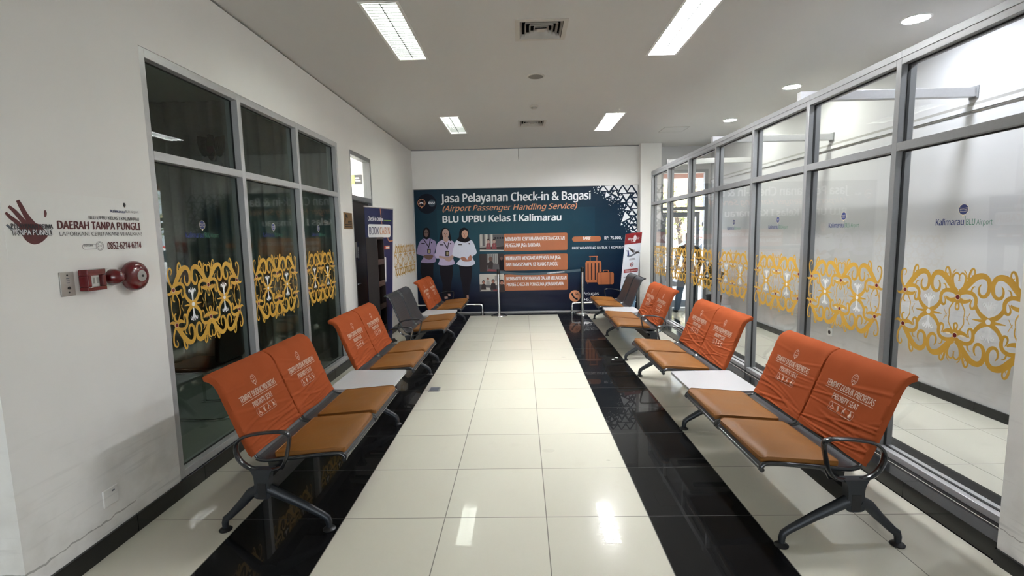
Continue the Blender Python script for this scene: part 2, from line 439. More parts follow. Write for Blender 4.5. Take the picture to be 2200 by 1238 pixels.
def empty(name, loc, label=None, cat=None, group=None, rz=0.0):
    o = bpy.data.objects.new(name, None); COL.objects.link(o); o.location = loc; o.rotation_euler = (0, 0, rz)
    o.empty_display_size = .1
    return tag(o, label, cat, group)
def tag(o, label=None, cat=None, group=None, kind=None):
    if label: o['label'] = label
    if cat: o['category'] = cat
    if group: o['group'] = group
    if kind: o['kind'] = kind
    return o
def struct(o): o['kind'] = 'structure'; return o
D = json.loads(r'''{"orn":[[[-0.0047,0.1212,0.0236],[0.0253,0.1511,0.0331],[0.0572,0.1902,0.0378],[0.0887,0.224,0.0378],[0.1207,0.2432,0.0346],[0.1501,0.2458,0.0315],[0.1727,0.2318,0.0283],[0.184,0.2066,0.026],[0.1842,0.1759,0.0236],[0.1752,0.1483,0.0213],[0.1558,0.1335,0.0197],[0.1355,0.139,0.0173],[0.1257,0.1597,0.0142],[0.1275,0.1838,0.0102],[0.1379,0.1999,0.0047]],[[0.0534,0.1705,0.011],[0.0569,0.2095,0.0126],[0.0624,0.2484,0.0142],[0.0719,0.2733,0.0142],[0.0835,0.2817,0.0118],[0.0926,0.2711,0.0102],[0.093,0.2522,0.0094],[0.0816,0.2423,0.0071],[0.0726,0.2505,0.0031]],[[0.0021,0.1517,0.0079],[0.0271,0.1708,0.0126],[0.0389,0.198,0.0142],[0.0412,0.2273,0.0126],[0.0309,0.247,0.011],[0.0147,0.2522,0.0102],[0.0014,0.24,0.0087],[-0.0012,0.2202,0.0071],[0.0059,0.2058,0.0031]],[[0.0488,0.2215,0.0079],[0.0434,0.25,0.0063],[0.0328,0.2652,0.0063],[0.0251,0.2724,0.0031]],[[0.0807,0.1467,0.011],[0.0853,0.1709,0.0094],[0.0959,0.1829,0.0063],[0.1062,0.1815,0.0024]],[[0.002,0.1286,0.0205],[0.0332,0.1436,0.0236],[0.0681,0.1478,0.0236],[0.0965,0.1385,0.0228],[0.1121,0.117,0.022],[0.1133,0.0886,0.0205],[0.1047,0.0632,0.0173],[0.0886,0.0594,0.0142],[0.0803,0.0742,0.011],[0.0851,0.0974,0.0079],[0.0935,0.1113,0.0031]],[[0.0046,0.0993,0.0315],[0.0343,0.0916,0.0268],[0.0657,0.0973,0.0189],[0.0819,0.1098,0.0094]],[[0.1119,0.0821,0.022],[0.128,0.0528,0.0236],[0.1501,0.0299,0.0268],[0.1778,0.014,0.0283],[0.1951,0.0016,0.0315]],[[0.1952,0.0004,0.0268],[0.1496,-0.0004,0.0157],[0.0989,-0.0005,0.0039]],[[0.0001,0.0921,0.0173],[-0.0106,0.0641,0.011],[-0.0089,0.0444,0.0102],[0.0079,0.0391,0.0102]],[[0.0226,0.0854,0.0094],[0.0411,0.0554,0.0079],[0.0502,0.034,0.0071],[0.0475,0.0009,0.0055]],[[0.0854,0.0332,0.0039],[0.0628,-0.0108,0.0039]]],"edge":[[[0.006,0.1126,0.0315],[-0.0287,0.0935,0.022],[-0.0528,0.0907,0.0142],[-0.0705,0.1016,0.0039]],[[-0.0042,0.1205,0.0173],[-0.0309,0.1627,0.0157],[-0.0408,0.2108,0.0142],[-0.0301,0.2417,0.0126],[-0.0087,0.2485,0.0102],[-0.0004,0.229,0.0087],[-0.0118,0.208,0.0047]],[[-0.0129,0.0781,0.0079],[-0.0331,0.011,0.0063],[-0.032,-0.069,0.0047]]],"people":[["trouser",0,[[-1.9557,1.0992],[-1.9696,0.9343],[-1.9339,0.7463],[-1.857,0.4988],[-1.6691,0.4954],[-1.7031,0.7421],[-1.6961,0.9292],[-1.6826,1.094]]],["lav1",1,[[-1.8632,1.6148],[-1.944,1.5625],[-1.9904,1.4782],[-2.0321,1.3366],[-2.0296,1.2937],[-1.9562,1.2638],[-1.8858,1.2267],[-1.947,1.1349],[-1.9338,1.1059],[-1.7906,1.0918],[-1.6459,1.1148],[-1.634,1.2433],[-1.6533,1.3008],[-1.616,1.4567],[-1.6228,1.542],[-1.6855,1.5858],[-1.756,1.6127],[-1.8142,1.5884]]],["hijab",1,[[-1.8071,1.84],[-1.8552,1.8155],[-1.8834,1.7525],[-1.8822,1.6747],[-1.8631,1.6177],[-1.8139,1.5954],[-1.763,1.6157],[-1.7394,1.6719],[-1.7364,1.7496],[-1.7554,1.8135]]],["skin1",1,[[-1.8129,1.8006],[-1.8469,1.773],[-1.8591,1.7167],[-1.8468,1.6669],[-1.8194,1.6381],[-1.7857,1.6586],[-1.7663,1.7149],[-1.7755,1.7716]]],["skinh1",1,[[-1.8922,1.2483],[-1.8267,1.2684],[-1.712,1.2662],[-1.6847,1.23],[-1.7299,1.1737],[-1.802,1.1679],[-1.8652,1.2049]]],["trouser",0,[[-1.8852,1.6011],[-1.8679,1.6036],[-1.7713,1.4384],[-1.7787,1.3958],[-1.7859,1.4315]]],["trouser",0,[[-1.742,1.6039],[-1.7251,1.5979],[-1.763,1.4311],[-1.7787,1.3958],[-1.7774,1.4314]]],["hijab",0,[[-1.8045,1.3963],[-1.7329,1.3949],[-1.7369,1.291],[-1.8086,1.2923]]],["tan",0,[[-1.7868,1.3718],[-1.751,1.3711],[-1.7537,1.3027],[-1.7895,1.3034]]],["trouser",0,[[-1.5619,1.0559],[-1.5548,0.8547],[-1.505,0.6374],[-1.5298,0.3477],[-1.3562,0.3446],[-1.3248,0.6341],[-1.2815,0.8497],[-1.2746,1.0577]]],["skin2",1,[[-1.4481,1.6307],[-1.3625,1.629],[-1.3505,1.565],[-1.4019,1.5235],[-1.4575,1.5671]]],["lav2",1,[[-1.4858,1.5748],[-1.5736,1.5198],[-1.6074,1.4565],[-1.6313,1.3146],[-1.6544,1.2723],[-1.6215,1.1931],[-1.5572,1.1847],[-1.5593,1.1275],[-1.5834,1.0563],[-1.4191,1.0318],[-1.2385,1.0642],[-1.2571,1.1504],[-1.2686,1.2363],[-1.2281,1.378],[-1.2249,1.4774],[-1.2584,1.5419],[-1.3431,1.572],[-1.3949,1.5205]]],["hijab",1,[[-1.4127,1.8263],[-1.4777,1.8009],[-1.5167,1.7099],[-1.5435,1.5617],[-1.4856,1.5819],[-1.454,1.6662],[-1.4097,1.7077],[-1.3542,1.6642],[-1.3291,1.5646],[-1.2936,1.5568],[-1.3105,1.6916],[-1.3427,1.7911]]],["skin2",1,[[-1.4063,1.8065],[-1.4648,1.7653],[-1.4747,1.6878],[-1.4555,1.6238],[-1.4063,1.6015],[-1.3625,1.629],[-1.339,1.6922],[-1.3506,1.7701]]],["skin2",1,[[-1.5551,1.2418],[-1.4697,1.2259],[-1.3696,1.2168],[-1.297,1.244],[-1.2543,1.236],[-1.2705,1.1792],[-1.3444,1.1163],[-1.4153,1.1391],[-1.4712,1.1831],[-1.5567,1.199]]],["trouser",0,[[-1.4589,1.5274],[-1.4417,1.5299],[-1.3747,1.4022],[-1.385,1.3526],[-1.3921,1.3954]]],["trouser",0,[[-1.3562,1.5226],[-1.3392,1.5194],[-1.3692,1.395],[-1.385,1.3526],[-1.3834,1.3981]]],["hijab",0,[[-1.4224,1.3462],[-1.3437,1.3447],[-1.3476,1.2307],[-1.4264,1.2322]]],["tan",0,[[-1.4047,1.3216],[-1.3603,1.3208],[-1.3629,1.2453],[-1.4073,1.2461]]],["trouser",0,[[-1.1464,1.0266],[-1.1248,0.8036],[-1.0771,0.4849],[-1.0672,0.3396],[-0.9661,0.3378],[-0.9308,0.5547],[-0.8805,0.7991],[-0.8669,1.0214]]],["whs",1,[[-1.165,1.5614],[-1.2173,1.4915],[-1.2648,1.3503],[-1.2753,1.2507],[-1.198,1.2064],[-1.113,1.1762],[-1.1578,1.1199],[-1.1955,1.0634],[-1.0607,1.015],[-0.9029,1.0149],[-0.8038,1.0703],[-0.8415,1.1568],[-0.8541,1.2141],[-0.7664,1.2837],[-0.785,1.3836],[-0.8313,1.5123],[-0.8869,1.5587],[-1.0025,1.5086]]],["hijab",1,[[-1.0142,1.8239],[-1.0863,1.793],[-1.1168,1.7301],[-1.1271,1.6314],[-1.1719,1.5686],[-1.0877,1.5244],[-1.0024,1.5128],[-0.916,1.5394],[-0.8866,1.57],[-0.9248,1.6274],[-0.9176,1.7261],[-0.9441,1.7901]]],["skin3",1,[[-1.0016,1.7729],[-1.0523,1.7429],[-1.0714,1.6798],[-1.0489,1.6228],[-1.0071,1.5936],[-0.9635,1.6211],[-0.9374,1.6842],[-0.9525,1.748]]],["skinh3",1,[[-1.113,1.1762],[-1.0689,1.2111],[-0.998,1.1883],[-0.9707,1.145],[-0.9404,1.2015],[-0.8962,1.2435],[-0.8717,1.2002],[-0.8852,1.129],[-0.9574,1.109],[-1.0432,1.1177],[-1.0852,1.1471]]],["skin2",0,[[-1.4784,0.3686],[-1.4131,0.3747],[-1.4031,0.328],[-1.4728,0.3205]]],["skin3",0,[[-1.0049,0.3937],[-0.9616,0.3929],[-0.9581,0.3159],[-1.003,0.3123]]],["skin2",0,[[-1.4038,0.4327],[-1.3533,0.4318],[-1.3478,0.3808],[-1.3913,0.3772]]],["trouser",1,[[-1.8451,1.7277],[-1.8345,1.7346],[-1.8245,1.7273],[-1.835,1.7219]]],["trouser",1,[[-1.8014,1.7269],[-1.7909,1.7337],[-1.7809,1.7265],[-1.7914,1.721]]],["lip",1,[[-1.8331,1.6737],[-1.8153,1.6677],[-1.7971,1.673],[-1.8157,1.6578]]],["skinh3",1,[[-1.8178,1.7131],[-1.8093,1.7129],[-1.8059,1.6902],[-1.823,1.6905]]],["trouser",1,[[-1.4425,1.7084],[-1.4309,1.7152],[-1.4197,1.7079],[-1.4313,1.7025]]],["trouser",1,[[-1.3941,1.7074],[-1.3824,1.7142],[-1.3713,1.707],[-1.3829,1.7015]]],["lip",1,[[-1.4287,1.6544],[-1.409,1.6483],[-1.3888,1.6536],[-1.4093,1.6384]]],["skinh3",1,[[-1.4117,1.6936],[-1.4031,1.6935],[-1.3996,1.6708],[-1.4167,1.6711]]],["trouser",1,[[-1.0411,1.6905],[-1.0295,1.6973],[-1.0184,1.69],[-1.0299,1.6846]]],["trouser",1,[[-0.9927,1.6895],[-0.9811,1.6963],[-0.97,1.689],[-0.9815,1.6836]]],["lip",1,[[-1.0271,1.6365],[-1.0074,1.6304],[-0.9873,1.6357],[-1.0077,1.6205]]],["skinh3",1,[[-1.0102,1.6757],[-1.0017,1.6756],[-0.9981,1.6529],[-1.0152,1.6532]]],["hijab",0,[[-1.9243,1.5196],[-1.85,1.5153],[-1.8506,1.4982],[-1.9251,1.4997]]],["hijab",0,[[-1.532,1.4835],[-1.4578,1.4792],[-1.4584,1.4621],[-1.5327,1.4636]]],["hijab",0,[[-1.1434,1.4787],[-1.0693,1.4744],[-1.0698,1.4574],[-1.144,1.4588]]],["hijab",0,[[-1.7232,1.5369],[-1.6946,1.5363],[-1.6983,1.5137],[-1.7101,1.5054],[-1.7212,1.5141]]],["hijab",0,[[-1.3239,1.5078],[-1.2953,1.5072],[-1.2989,1.4846],[-1.3106,1.4763],[-1.3218,1.485]]],["hijab",0,[[-0.9315,1.4972],[-0.903,1.4967],[-0.9065,1.474],[-0.9182,1.4658],[-0.9294,1.4745]]]],"tri":[[[1.7853,2.6145],[1.8247,2.5812],[1.7655,2.576]],[[1.7589,2.5631],[1.8116,2.5581],[1.7852,2.5105]],[[1.8905,2.6122],[1.9762,2.5064],[1.8313,2.529]],[[1.9169,2.6182],[2.0944,2.6208],[2.0091,2.5057]],[[2.1207,2.5942],[2.1604,2.5284],[2.0749,2.5368]],[[2.1207,2.6202],[2.2783,2.6233],[2.2065,2.5209]],[[2.2916,2.6035],[2.3777,2.4652],[2.2133,2.4687]],[[2.3112,2.6161],[2.4556,2.6194],[2.384,2.5171]],[[2.4754,2.5995],[2.5486,2.4745],[2.3908,2.4844]],[[2.495,2.6185],[2.5999,2.6227],[2.6013,2.4604]],[[1.9499,2.4939],[2.0422,2.4268],[1.9237,2.3706]],[[2.1539,2.5155],[2.2004,2.3908],[2.0751,2.4652]],[[2.062,2.4264],[2.128,2.3858],[2.0688,2.3284]],[[2.2135,2.4101],[2.2925,2.4149],[2.2467,2.3376]],[[2.2923,2.4475],[2.4502,2.4441],[2.3654,2.3221]],[[2.5552,2.4679],[2.602,2.3757],[2.4966,2.391]],[[2.2994,2.3561],[2.3459,2.2833],[2.247,2.2723]],[[2.4441,2.366],[2.504,2.2799],[2.3854,2.2825]],[[2.5035,2.3517],[2.6021,2.3562],[2.5965,2.2453]],[[2.3855,2.2628],[2.4975,2.267],[2.4454,2.1765]],[[2.5239,2.2534],[2.5972,2.1537],[2.4653,2.1499]],[[2.3991,2.1972],[2.4591,2.1042],[2.3335,2.1199]],[[2.4985,2.1296],[2.604,2.1339],[2.5784,2.0361]],[[2.4854,2.1102],[2.5455,2.0105],[2.4266,2.0195]],[[2.3404,2.0804],[2.4534,1.9598],[2.2687,1.8648]],[[2.6049,2.0224],[2.606,1.8843],[2.5656,1.9772]],[[2.3876,1.9019],[2.4537,1.9137],[2.4277,1.8418]],[[2.4737,1.8936],[2.527,1.8398],[2.441,1.8283]],[[2.5261,1.9583],[2.553,1.9051],[2.4934,1.9063]],[[2.573,1.885],[2.58,1.8255],[2.5269,1.8595]],[[2.2621,1.8518],[2.302,1.8246],[2.2557,1.7991]],[[2.4942,1.7942],[2.5938,1.7658],[2.5412,1.714]],[[2.4745,1.7748],[2.4881,1.7217],[2.435,1.736]],[[2.5874,1.7329],[2.6079,1.6598],[2.5546,1.6873]],[[2.5148,1.6947],[2.5748,1.6472],[2.4621,1.6494]],[[2.4551,1.7091],[2.4949,1.6951],[2.4686,1.6626]],[[2.4015,1.7961],[2.4413,1.7953],[2.4216,1.7561]],[[2.3131,2.2382],[2.3461,2.231],[2.3332,2.1789]],[[2.2071,2.3711],[2.2337,2.3183],[2.1678,2.3132]],[[2.1412,2.366],[2.1677,2.3393],[2.1282,2.3271]],[[2.1216,2.3011],[2.1481,2.2875],[2.1217,2.2684]],[[2.0094,2.3492],[2.049,2.3223],[2.0095,2.3035]],[[1.9632,2.3633],[1.9963,2.3299],[1.9567,2.3373]],[[1.805,2.6271],[1.8576,2.6272],[1.8313,2.594]]],"dots":[[1.6931,2.5866],[1.7088,2.5408],[1.7458,2.6024],[1.7654,2.4718],[1.7193,2.4924],[1.8379,2.4963],[1.9104,2.4752],[1.8775,2.4303],[1.8946,2.3739],[2.0136,2.2354],[2.0453,2.2177],[2.0649,2.2919],[2.0954,2.2624],[2.0357,2.3813],[2.0618,2.4915],[2.2009,2.2537],[2.1018,2.3277],[2.2529,2.4353],[2.4766,2.437],[2.4835,2.3782],[2.3726,2.2108],[2.254,2.2002],[2.3004,2.1468],[2.204,2.1423],[2.2542,2.1478],[2.3073,2.0942],[2.2413,2.0628],[2.231,2.0104],[2.2786,2.0095],[2.2044,2.0347],[2.2525,1.931],[2.4928,1.9919],[2.4799,1.9461],[2.3482,1.8632],[2.3748,1.8297],[2.3353,1.7909],[2.3621,1.7309],[2.4086,1.7167],[2.3757,1.6843],[2.5537,1.8062],[2.5934,1.8054],[2.1934,2.4952],[2.029,2.4662],[2.3667,2.093],[2.4131,2.0723]],"btxt":{"title":["Jasa Pelayanan Check-in & Bagasi",-1.485,1.6329,2.3518,0.1688],"sub":["(Airport Passenger Handling Service)",-1.4528,1.3528,2.1705,0.1109],"unit":["BLU UPBU Kelas I Kalimarau",-1.4609,1.0223,1.9359,0.1312],"a1":["MEMBANTU KENYAMANAN KEBERANGKATAN",-0.1519,1.0868,1.5262,0.0772],"a2":["PENGGUNA JASA BANDARA",-0.1498,0.5786,1.3964,0.0772],"b1":["MEMBANTU MENGANTAR PENGGUNA JASA",-0.1507,1.0034,1.1244,0.0752],"b2":["DAN BAGASI SAMPAI KE RUANG TUNGGU",-0.1486,0.9454,0.9925,0.0752],"c1":["MEMBANTU KENYAMANAN DALAM MELAKUKAN",-0.15,1.1193,0.695,0.0723],"c2":["PROSES CHECK-IN PENGGUNA JASA BANDARA",-0.1457,1.0594,0.5708,0.0704],"tarif":["TARIF",1.466,1.6311,1.5209,0.0579],"rp":["RP. 75.000,-",1.9173,2.3,1.5186,0.0579],"free":["FREE WRAPPING UNTUK 1 KOPER/TAS",1.2412,2.398,1.3237,0.0482],"pet":["Petugas",1.4681,1.7955,0.3523,0.0656],"num":["+62 8",1.4745,1.7364,0.2284,0.0627],"blu":["BLU",-1.7397,-1.6126,2.3304,0.0405]},"brect":{"p1":[-0.186,1.3114,1.1463,1.6741],"p2":[-0.19,0.8991,1.1479,1.2408],"p3":[-0.1943,0.4732,1.1497,0.8211],"h1":[-0.696,1.3213,-0.1879,1.6717],"h2":[-0.708,0.8791,-0.187,1.2625],"h3":[-0.7194,0.4626,-0.1962,0.84],"pill":[1.2422,1.4813,1.8513,1.5885],"s1":[1.5192,0.6209,1.8543,1.0768],"s2":[1.7721,0.5729,2.1151,0.8268],"hd":[1.5961,1.1531,1.7813,1.1759],"hl":[1.6106,1.0785,1.6254,1.1525],"hr":[1.752,1.0758,1.7666,1.1498],"sh":[1.8885,0.831,2.0057,0.878],"bar":[1.8931,1.4656,2.3384,1.5827]},"bpt":{"phone":[1.2958,0.3374],"logo":[-1.7786,2.3316],"glob":[-1.8891,2.3493],"bl":[-1.6708,2.3438]},"ptxt":{"dtp":["DAERAH TANPA PUNGLI",2.34,2.8587,1.7336,0.039],"bk":["BLU UPBU KELAS I KALIMARAU",2.5189,2.8548,1.7862,0.0178],"lap":["LAPORKAN! CERITAKAN! VIRALKAN!",2.3475,2.863,1.7001,0.0192],"no":["0852-6214-6214",2.6161,2.8533,1.6271,0.0367],"kal":["Kalimarau",2.6602,2.7553,1.8271,0.0147],"air":["BLU Airport",2.7608,2.8552,1.8297,0.013],"pp":["PELAYANAN PRIMA",2.1235,2.3182,1.7336,0.0209],"tp":["TANPA PUNGLI",2.1224,2.3112,1.7042,0.0243],"hot":["HOTLINE",2.4741,2.5258,1.6447,0.0082],"h24":["24",2.5539,2.5794,1.641,0.0119]},"pst":[[[2.168,1.8588,0.0158],[2.1779,1.8356,0.0211],[2.1896,1.8078,0.0229],[2.2036,1.7798,0.0273],[2.2243,1.7492,0.0326]],[[2.1255,1.8305,0.0132],[2.147,1.8102,0.0194],[2.1653,1.7873,0.022],[2.1881,1.7551,0.0246]],[[2.1088,1.8021,0.0114],[2.1268,1.7825,0.0176],[2.1476,1.7651,0.0194],[2.1743,1.7395,0.022]],[[2.1061,1.7492,0.0097],[2.1171,1.7387,0.0114],[2.136,1.7239,0.0132]],[[2.2878,1.82,0.0097],[2.2888,1.8054,0.0141],[2.2846,1.7879,0.0062]]],"palm":[[2.208,1.7799],[2.2235,1.7603],[2.2458,1.7563],[2.2672,1.7408],[2.2872,1.7043],[2.2743,1.6859],[2.2484,1.6679],[2.2153,1.6609],[2.1858,1.6757],[2.1692,1.7001],[2.1581,1.7306],[2.167,1.7503]],"ppt":{"ball":[2.7591,1.8727],"pillA":[2.464,1.6542],"pillB":[2.5509,1.6316],"ring":[2.5678,1.6457]},"pbox":[2.095,2.89,1.585,1.905]}''')

# ------------------------------------------------------------------ room shell
XL, XR, YE, ZC = -2.07, 4.22, 10.30, 3.435
mb = MB(); mb.box(-9, 9, -8, 10.62, -.12, 0, K['floor']); struct(mb.build('floor'))

LIGHTS = [(-.875, 4.505), (-.875, 8.13), (1.625, 4.56), (1.625, 8.155)]       # centres of the recessed fittings
DLS = [(3.60, 2.62), (3.60, 4.475), (3.61, 6.42), (3.60, 8.22)]
VENTS = [(.385, 4.49), (.385, 8.11)]
LW, LL = .135, .605
def ceiling():
    holes = [(x-LW, x+LW, y-LL, y+LL) for x, y in LIGHTS] + [(x-.2, x+.2, y-.2, y+.2) for x, y in VENTS]
    xs = sorted({-9.0, 9.0} | {h[i] for h in holes for i in (0, 1)}); ys = sorted({-8.0, 10.75} | {h[i] for h in holes for i in (2, 3)})
    m = MB()
    for i in range(len(xs)-1):
        for j in range(len(ys)-1):
            cx, cy_ = (xs[i]+xs[i+1])/2, (ys[j]+ys[j+1])/2
            if any(h[0] < cx < h[1] and h[2] < cy_ < h[3] for h in holes): continue
            m.add([(xs[i], ys[j], ZC), (xs[i], ys[j+1], ZC), (xs[i+1], ys[j+1], ZC), (xs[i+1], ys[j], ZC)], [(0, 1, 2, 3)], K['ceil'])
    for h in holes:
        x0, x1, y0, y1 = h
        for a, b in (((x0, y0), (x1, y0)), ((x1, y0), (x1, y1)), ((x1, y1), (x0, y1)), ((x0, y1), (x0, y0))):
            m.add([(a[0], a[1], ZC), (b[0], b[1], ZC), (b[0], b[1], ZC+.02), (a[0], a[1], ZC+.02)], [(0, 1, 2, 3)], K['ceil'])
    m.box(-9, 9, -8, 10.75, ZC+.20, ZC+.25, K['ceil'])
    struct(m.build('ceiling'))
ceiling()

# left wall: window bay, doorway, shadow gap along the ceiling
WY0, WY1, WZ0, WZ1 = 2.985, 6.125, .105, 2.825
DY0, DY1, DZ1 = 6.555, 7.47, 2.825
ZG = ZC-.020
mb = MB(); w = K['wall']; T = XL-.14
mb.box(T, XL, 1.99, WY0, 0, ZG, w)
mb.box(T, XL, WY0, WY1, WZ1, ZG, w); mb.box(T, XL, WY0, WY1, 0, WZ0-.002, w)
mb.box(T, XL, WY1, DY0, 0, ZG, w); mb.box(T, XL, DY0, DY1, DZ1, ZG, w); mb.box(T, XL, DY1, YE+.1, 0, ZG, w)
mb.box(T, XL-.035, 1.99, YE+.1, ZG, ZC+.03, K['alud'])  # darker grey lining puts the gap's shade into the colour
struct(mb.build('wall_left'))
mb = MB(); mb.box(-6.5, T, 1.99, 2.13, 0, ZC, w); struct(mb.build('wall_left_return'))
mb = MB(); mb.box(XL, 2.64, YE, YE+.14, 0, ZG, w); mb.box(XL, 2.64, YE+.03, YE+.14, ZG, ZC+.01, K['alud']); struct(mb.build('wall_end'))  # gap over the end wall lined dark as well, to deepen its shade
mb = MB(); mb.box(2.63, 3.045, 10.14, YE+.45, 0, ZC, w); struct(mb.build('wall_column_end'))
mb = MB(); mb.box(2.50, 2.98, -2.2, 2.295, 0, ZC, w); struct(mb.build('wall_column_right'))
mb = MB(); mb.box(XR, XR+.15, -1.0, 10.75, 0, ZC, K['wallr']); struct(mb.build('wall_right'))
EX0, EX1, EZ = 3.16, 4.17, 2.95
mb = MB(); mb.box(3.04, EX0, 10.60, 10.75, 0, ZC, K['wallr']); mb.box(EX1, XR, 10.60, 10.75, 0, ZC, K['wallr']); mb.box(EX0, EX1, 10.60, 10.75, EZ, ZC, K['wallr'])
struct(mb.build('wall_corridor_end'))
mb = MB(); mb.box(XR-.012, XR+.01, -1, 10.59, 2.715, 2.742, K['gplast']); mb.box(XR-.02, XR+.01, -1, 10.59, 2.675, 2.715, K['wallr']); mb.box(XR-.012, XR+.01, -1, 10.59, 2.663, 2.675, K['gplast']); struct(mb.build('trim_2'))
# back of the hall, behind the viewer: side walls and a wide opening to daylight
mb = MB(); mb.box(-9, 9, -8.1, -7.95, 2.5, ZC, w); mb.box(-9, -3.2, -8.1, -7.95, 0, 2.5, w); mb.box(3.2, 9, -8.1, -7.95, 0, 2.5, w); struct(mb.build('wall_back'))
mb = MB(); mb.box(-6.6, -6.45, -8, 2.13, 0, ZC, w); struct(mb.build('wall_back_left'))
mb = MB(); mb.box(6.45, 6.6, -8, -1, 0, ZC, w); mb.box(4.3, 6.6, -1.1, -.95, 0, ZC, w); struct(mb.build('wall_back_right'))

# skirtings and kerb
mb = MB()
for a, b in ((1.99, 2.6), (2.604, 3.2), (3.204, 3.8), (3.804, 4.4), (4.404, 5.0), (5.004, 5.6), (5.604, 6.2), (6.204, 6.555), (7.47, 8.1), (8.104, 8.7), (8.704, 9.3), (9.304, 9.9), (9.904, 10.3)):
    mb.box(XL-.01, XL+.014, a, b, 0, .103, K['skirt'])
struct(mb.build('baseboard_left'))
mb = MB()
for a in range(14): mb.box(XR-.014, XR+.01, 1.9+a*.6, 1.9+a*.6+.597, 0, .085, K['skirt'])
struct(mb.build('baseboard_right'))
mb = MB(); mb.box(2.488, 2.51, -2.2, 2.295, 0, .078, K['skirt']); struct(mb.build('baseboard_column'))
mb = MB()
for a in range(13):
    y0 = 2.297+a*.6
    if y0 < 9.4: mb.box(2.505, 2.80, y0, min(y0+.598, 9.46), 0, .10, K['skirt'])
mb.box(2.618, 2.624, 2.297, 9.44, .10, .1025, K['gplast'])
struct(mb.build('trim_1'))
mb = MB(); mb.box(XL, 2.6, YE-.012, YE, 0, .032, K['wplast']); struct(mb.build('baseboard_end'))

# dark office behind the left window
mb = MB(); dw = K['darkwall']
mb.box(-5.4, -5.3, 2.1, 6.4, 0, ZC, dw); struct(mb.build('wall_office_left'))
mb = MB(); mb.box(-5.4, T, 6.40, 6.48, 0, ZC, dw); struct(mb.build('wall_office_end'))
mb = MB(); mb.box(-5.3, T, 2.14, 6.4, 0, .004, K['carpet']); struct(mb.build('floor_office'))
def curtain():
    m = MB()
    def F(u, v):
        x = -5.28+u*(T+.02+5.28)-.01
        y = 6.33+.028*math.sin(x*41)+.018*math.sin(x*23+1.3)+.012*math.sin(x*67)
        return (x, y, .06+v*(ZC-.075))
    m.grid(F, 260, 1, K['curtain'])
    o = m.build('curtain', smooth=80); tag(o, 'grey floor length curtain at the back of the dark office', 'curtain')
    s = o.modifiers.new('s', 'SOLIDIFY'); s.thickness = .004
curtain()
def emblem():
    t = empty('wall_emblem', (-3.70, 6.24, 2.78), 'dark eagle shaped wall emblem hanging before the grey curtain in the office', 'emblem')
    f = lambda a, b, h: (a, -h, b)
    m = MB()
    W_ = [(-.02, .10), (-.06, .17), (-.17, .19), (-.175, .12), (-.165, .05), (-.15, 0), (-.125, -.05), (-.09, -.07), (-.05, -.04)]
    m.prism(W_, 0, .02, K['bronze'], f); m.prism([(-a, b) for a, b in W_][::-1], 0, .02, K['bronze'], f)
    for k in range(5):
        for sg in (-1, 1): m.tube([(sg*(.05+.02*k), -.022, .15-.005*k), (sg*(.06+.022*k), -.026, .02-.0*k)], .007, K['bronze'], 6)
    m.build('wing', t, 40)
    m = MB(); m.prism(catmull([(-.03, .19), (.02, .2), (.035, .15), (.03, .08), (.055, -.02), (.03, -.09), (0, -.12), (-.03, -.09), (-.055, -.02), (-.03, .08)], 4, True)[::-1], 0, .04, K['bronze'], f); m.build('body', t, 40)
    m = MB(); m.prism([(-.04, .06), (.04, .06), (.04, 0), (0, -.05), (-.04, 0)], .04, .05, K['maroon'], f); m.build('shield', t)
    m = MB(); m.prism([(-.10, -.13), (.10, -.13), (.13, -.17), (.08, -.185), (-.08, -.185), (-.13, -.17)], 0, .025, K['gplast'], f); m.build('ribbon', t)
emblem()
def office_chair():
    t = empty('visitor_chair', (-2.95, 4.55, 0), 'black visitor chair with bent chrome tube base inside the dark office', 'chair')
    m = MB()
    P = [(-.25, -.25, .45), (-.25, -.25, .03), (-.24, -.25, .017), (.25, -.25, .017), (.26, .25, .017), (-.24, .25, .017), (-.25, .25, .03), (-.25, .25, .45)]
    m.tube([(x+.1, y, z) for x, y, z in catmull(P, 5)], .0135, K['chrome'], 8); m.build('base_tube', t, 50)
    m = MB(); m.rbox(-.2, .3, -.24, .24, .44, .50, .05, K['blackp']); m.build('seat', t, 40, .015)
    m = MB(); m.prism(rrect(-.22, .52, .22, .95, .06), .28, .33, K['blackp'], lambda a, b, h: (h+.1*(b-.5), a, b)); m.build('backrest', t, 40, .012)
office_chair()
# lit room behind the left door
mb = MB(); wl = K['wallr']
mb.box(-4.2, T, 9.2, 9.3, 0, ZC, wl); mb.box(-4.3, -4.2, 6.48, 9.3, 0, ZC, wl)
struct(mb.build('wall_back_office'))
t = empty('panel_light', (-3.0, 7.7, ZC), 'square ceiling panel lighting the white room behind the left door', 'ceiling light')
m = MB(); m.box(-.32, .32, -.32, .32, -.03, 0, K['wplast']); m.build('frame', t)
m = MB(); m.box(-.29, .29, -.29, .29, -.034, -.030, K['lampw']); m.build('diffuser', t)
t = empty('hanging_sign', (-2.46, 8.0, 2.52), 'small green and black sign seen through the pane above the left door', 'sign')
m = MB(); m.box(-.09, .09, -.008, .008, 0, .155, K['blackp']); m.build('board', t)
m = MB(); m.box(-.09, -.045, -.0095, -.008, 0, .155, K['lime'])
m.rect(-.03, .085, .03, .105, lambda a, b: (a, -.0092, b), K['wplast']); m.rect(-.03, .05, .05, .062, lambda a, b: (a, -.0092, b), K['cream']); m.build('lettering', t)
m = MB()
for x in (-.07, .07): m.tube([(x, 0, .155), (x, 0, ZC-2.52)], .002, K['gplast'], 5)
m.build('wire', t)
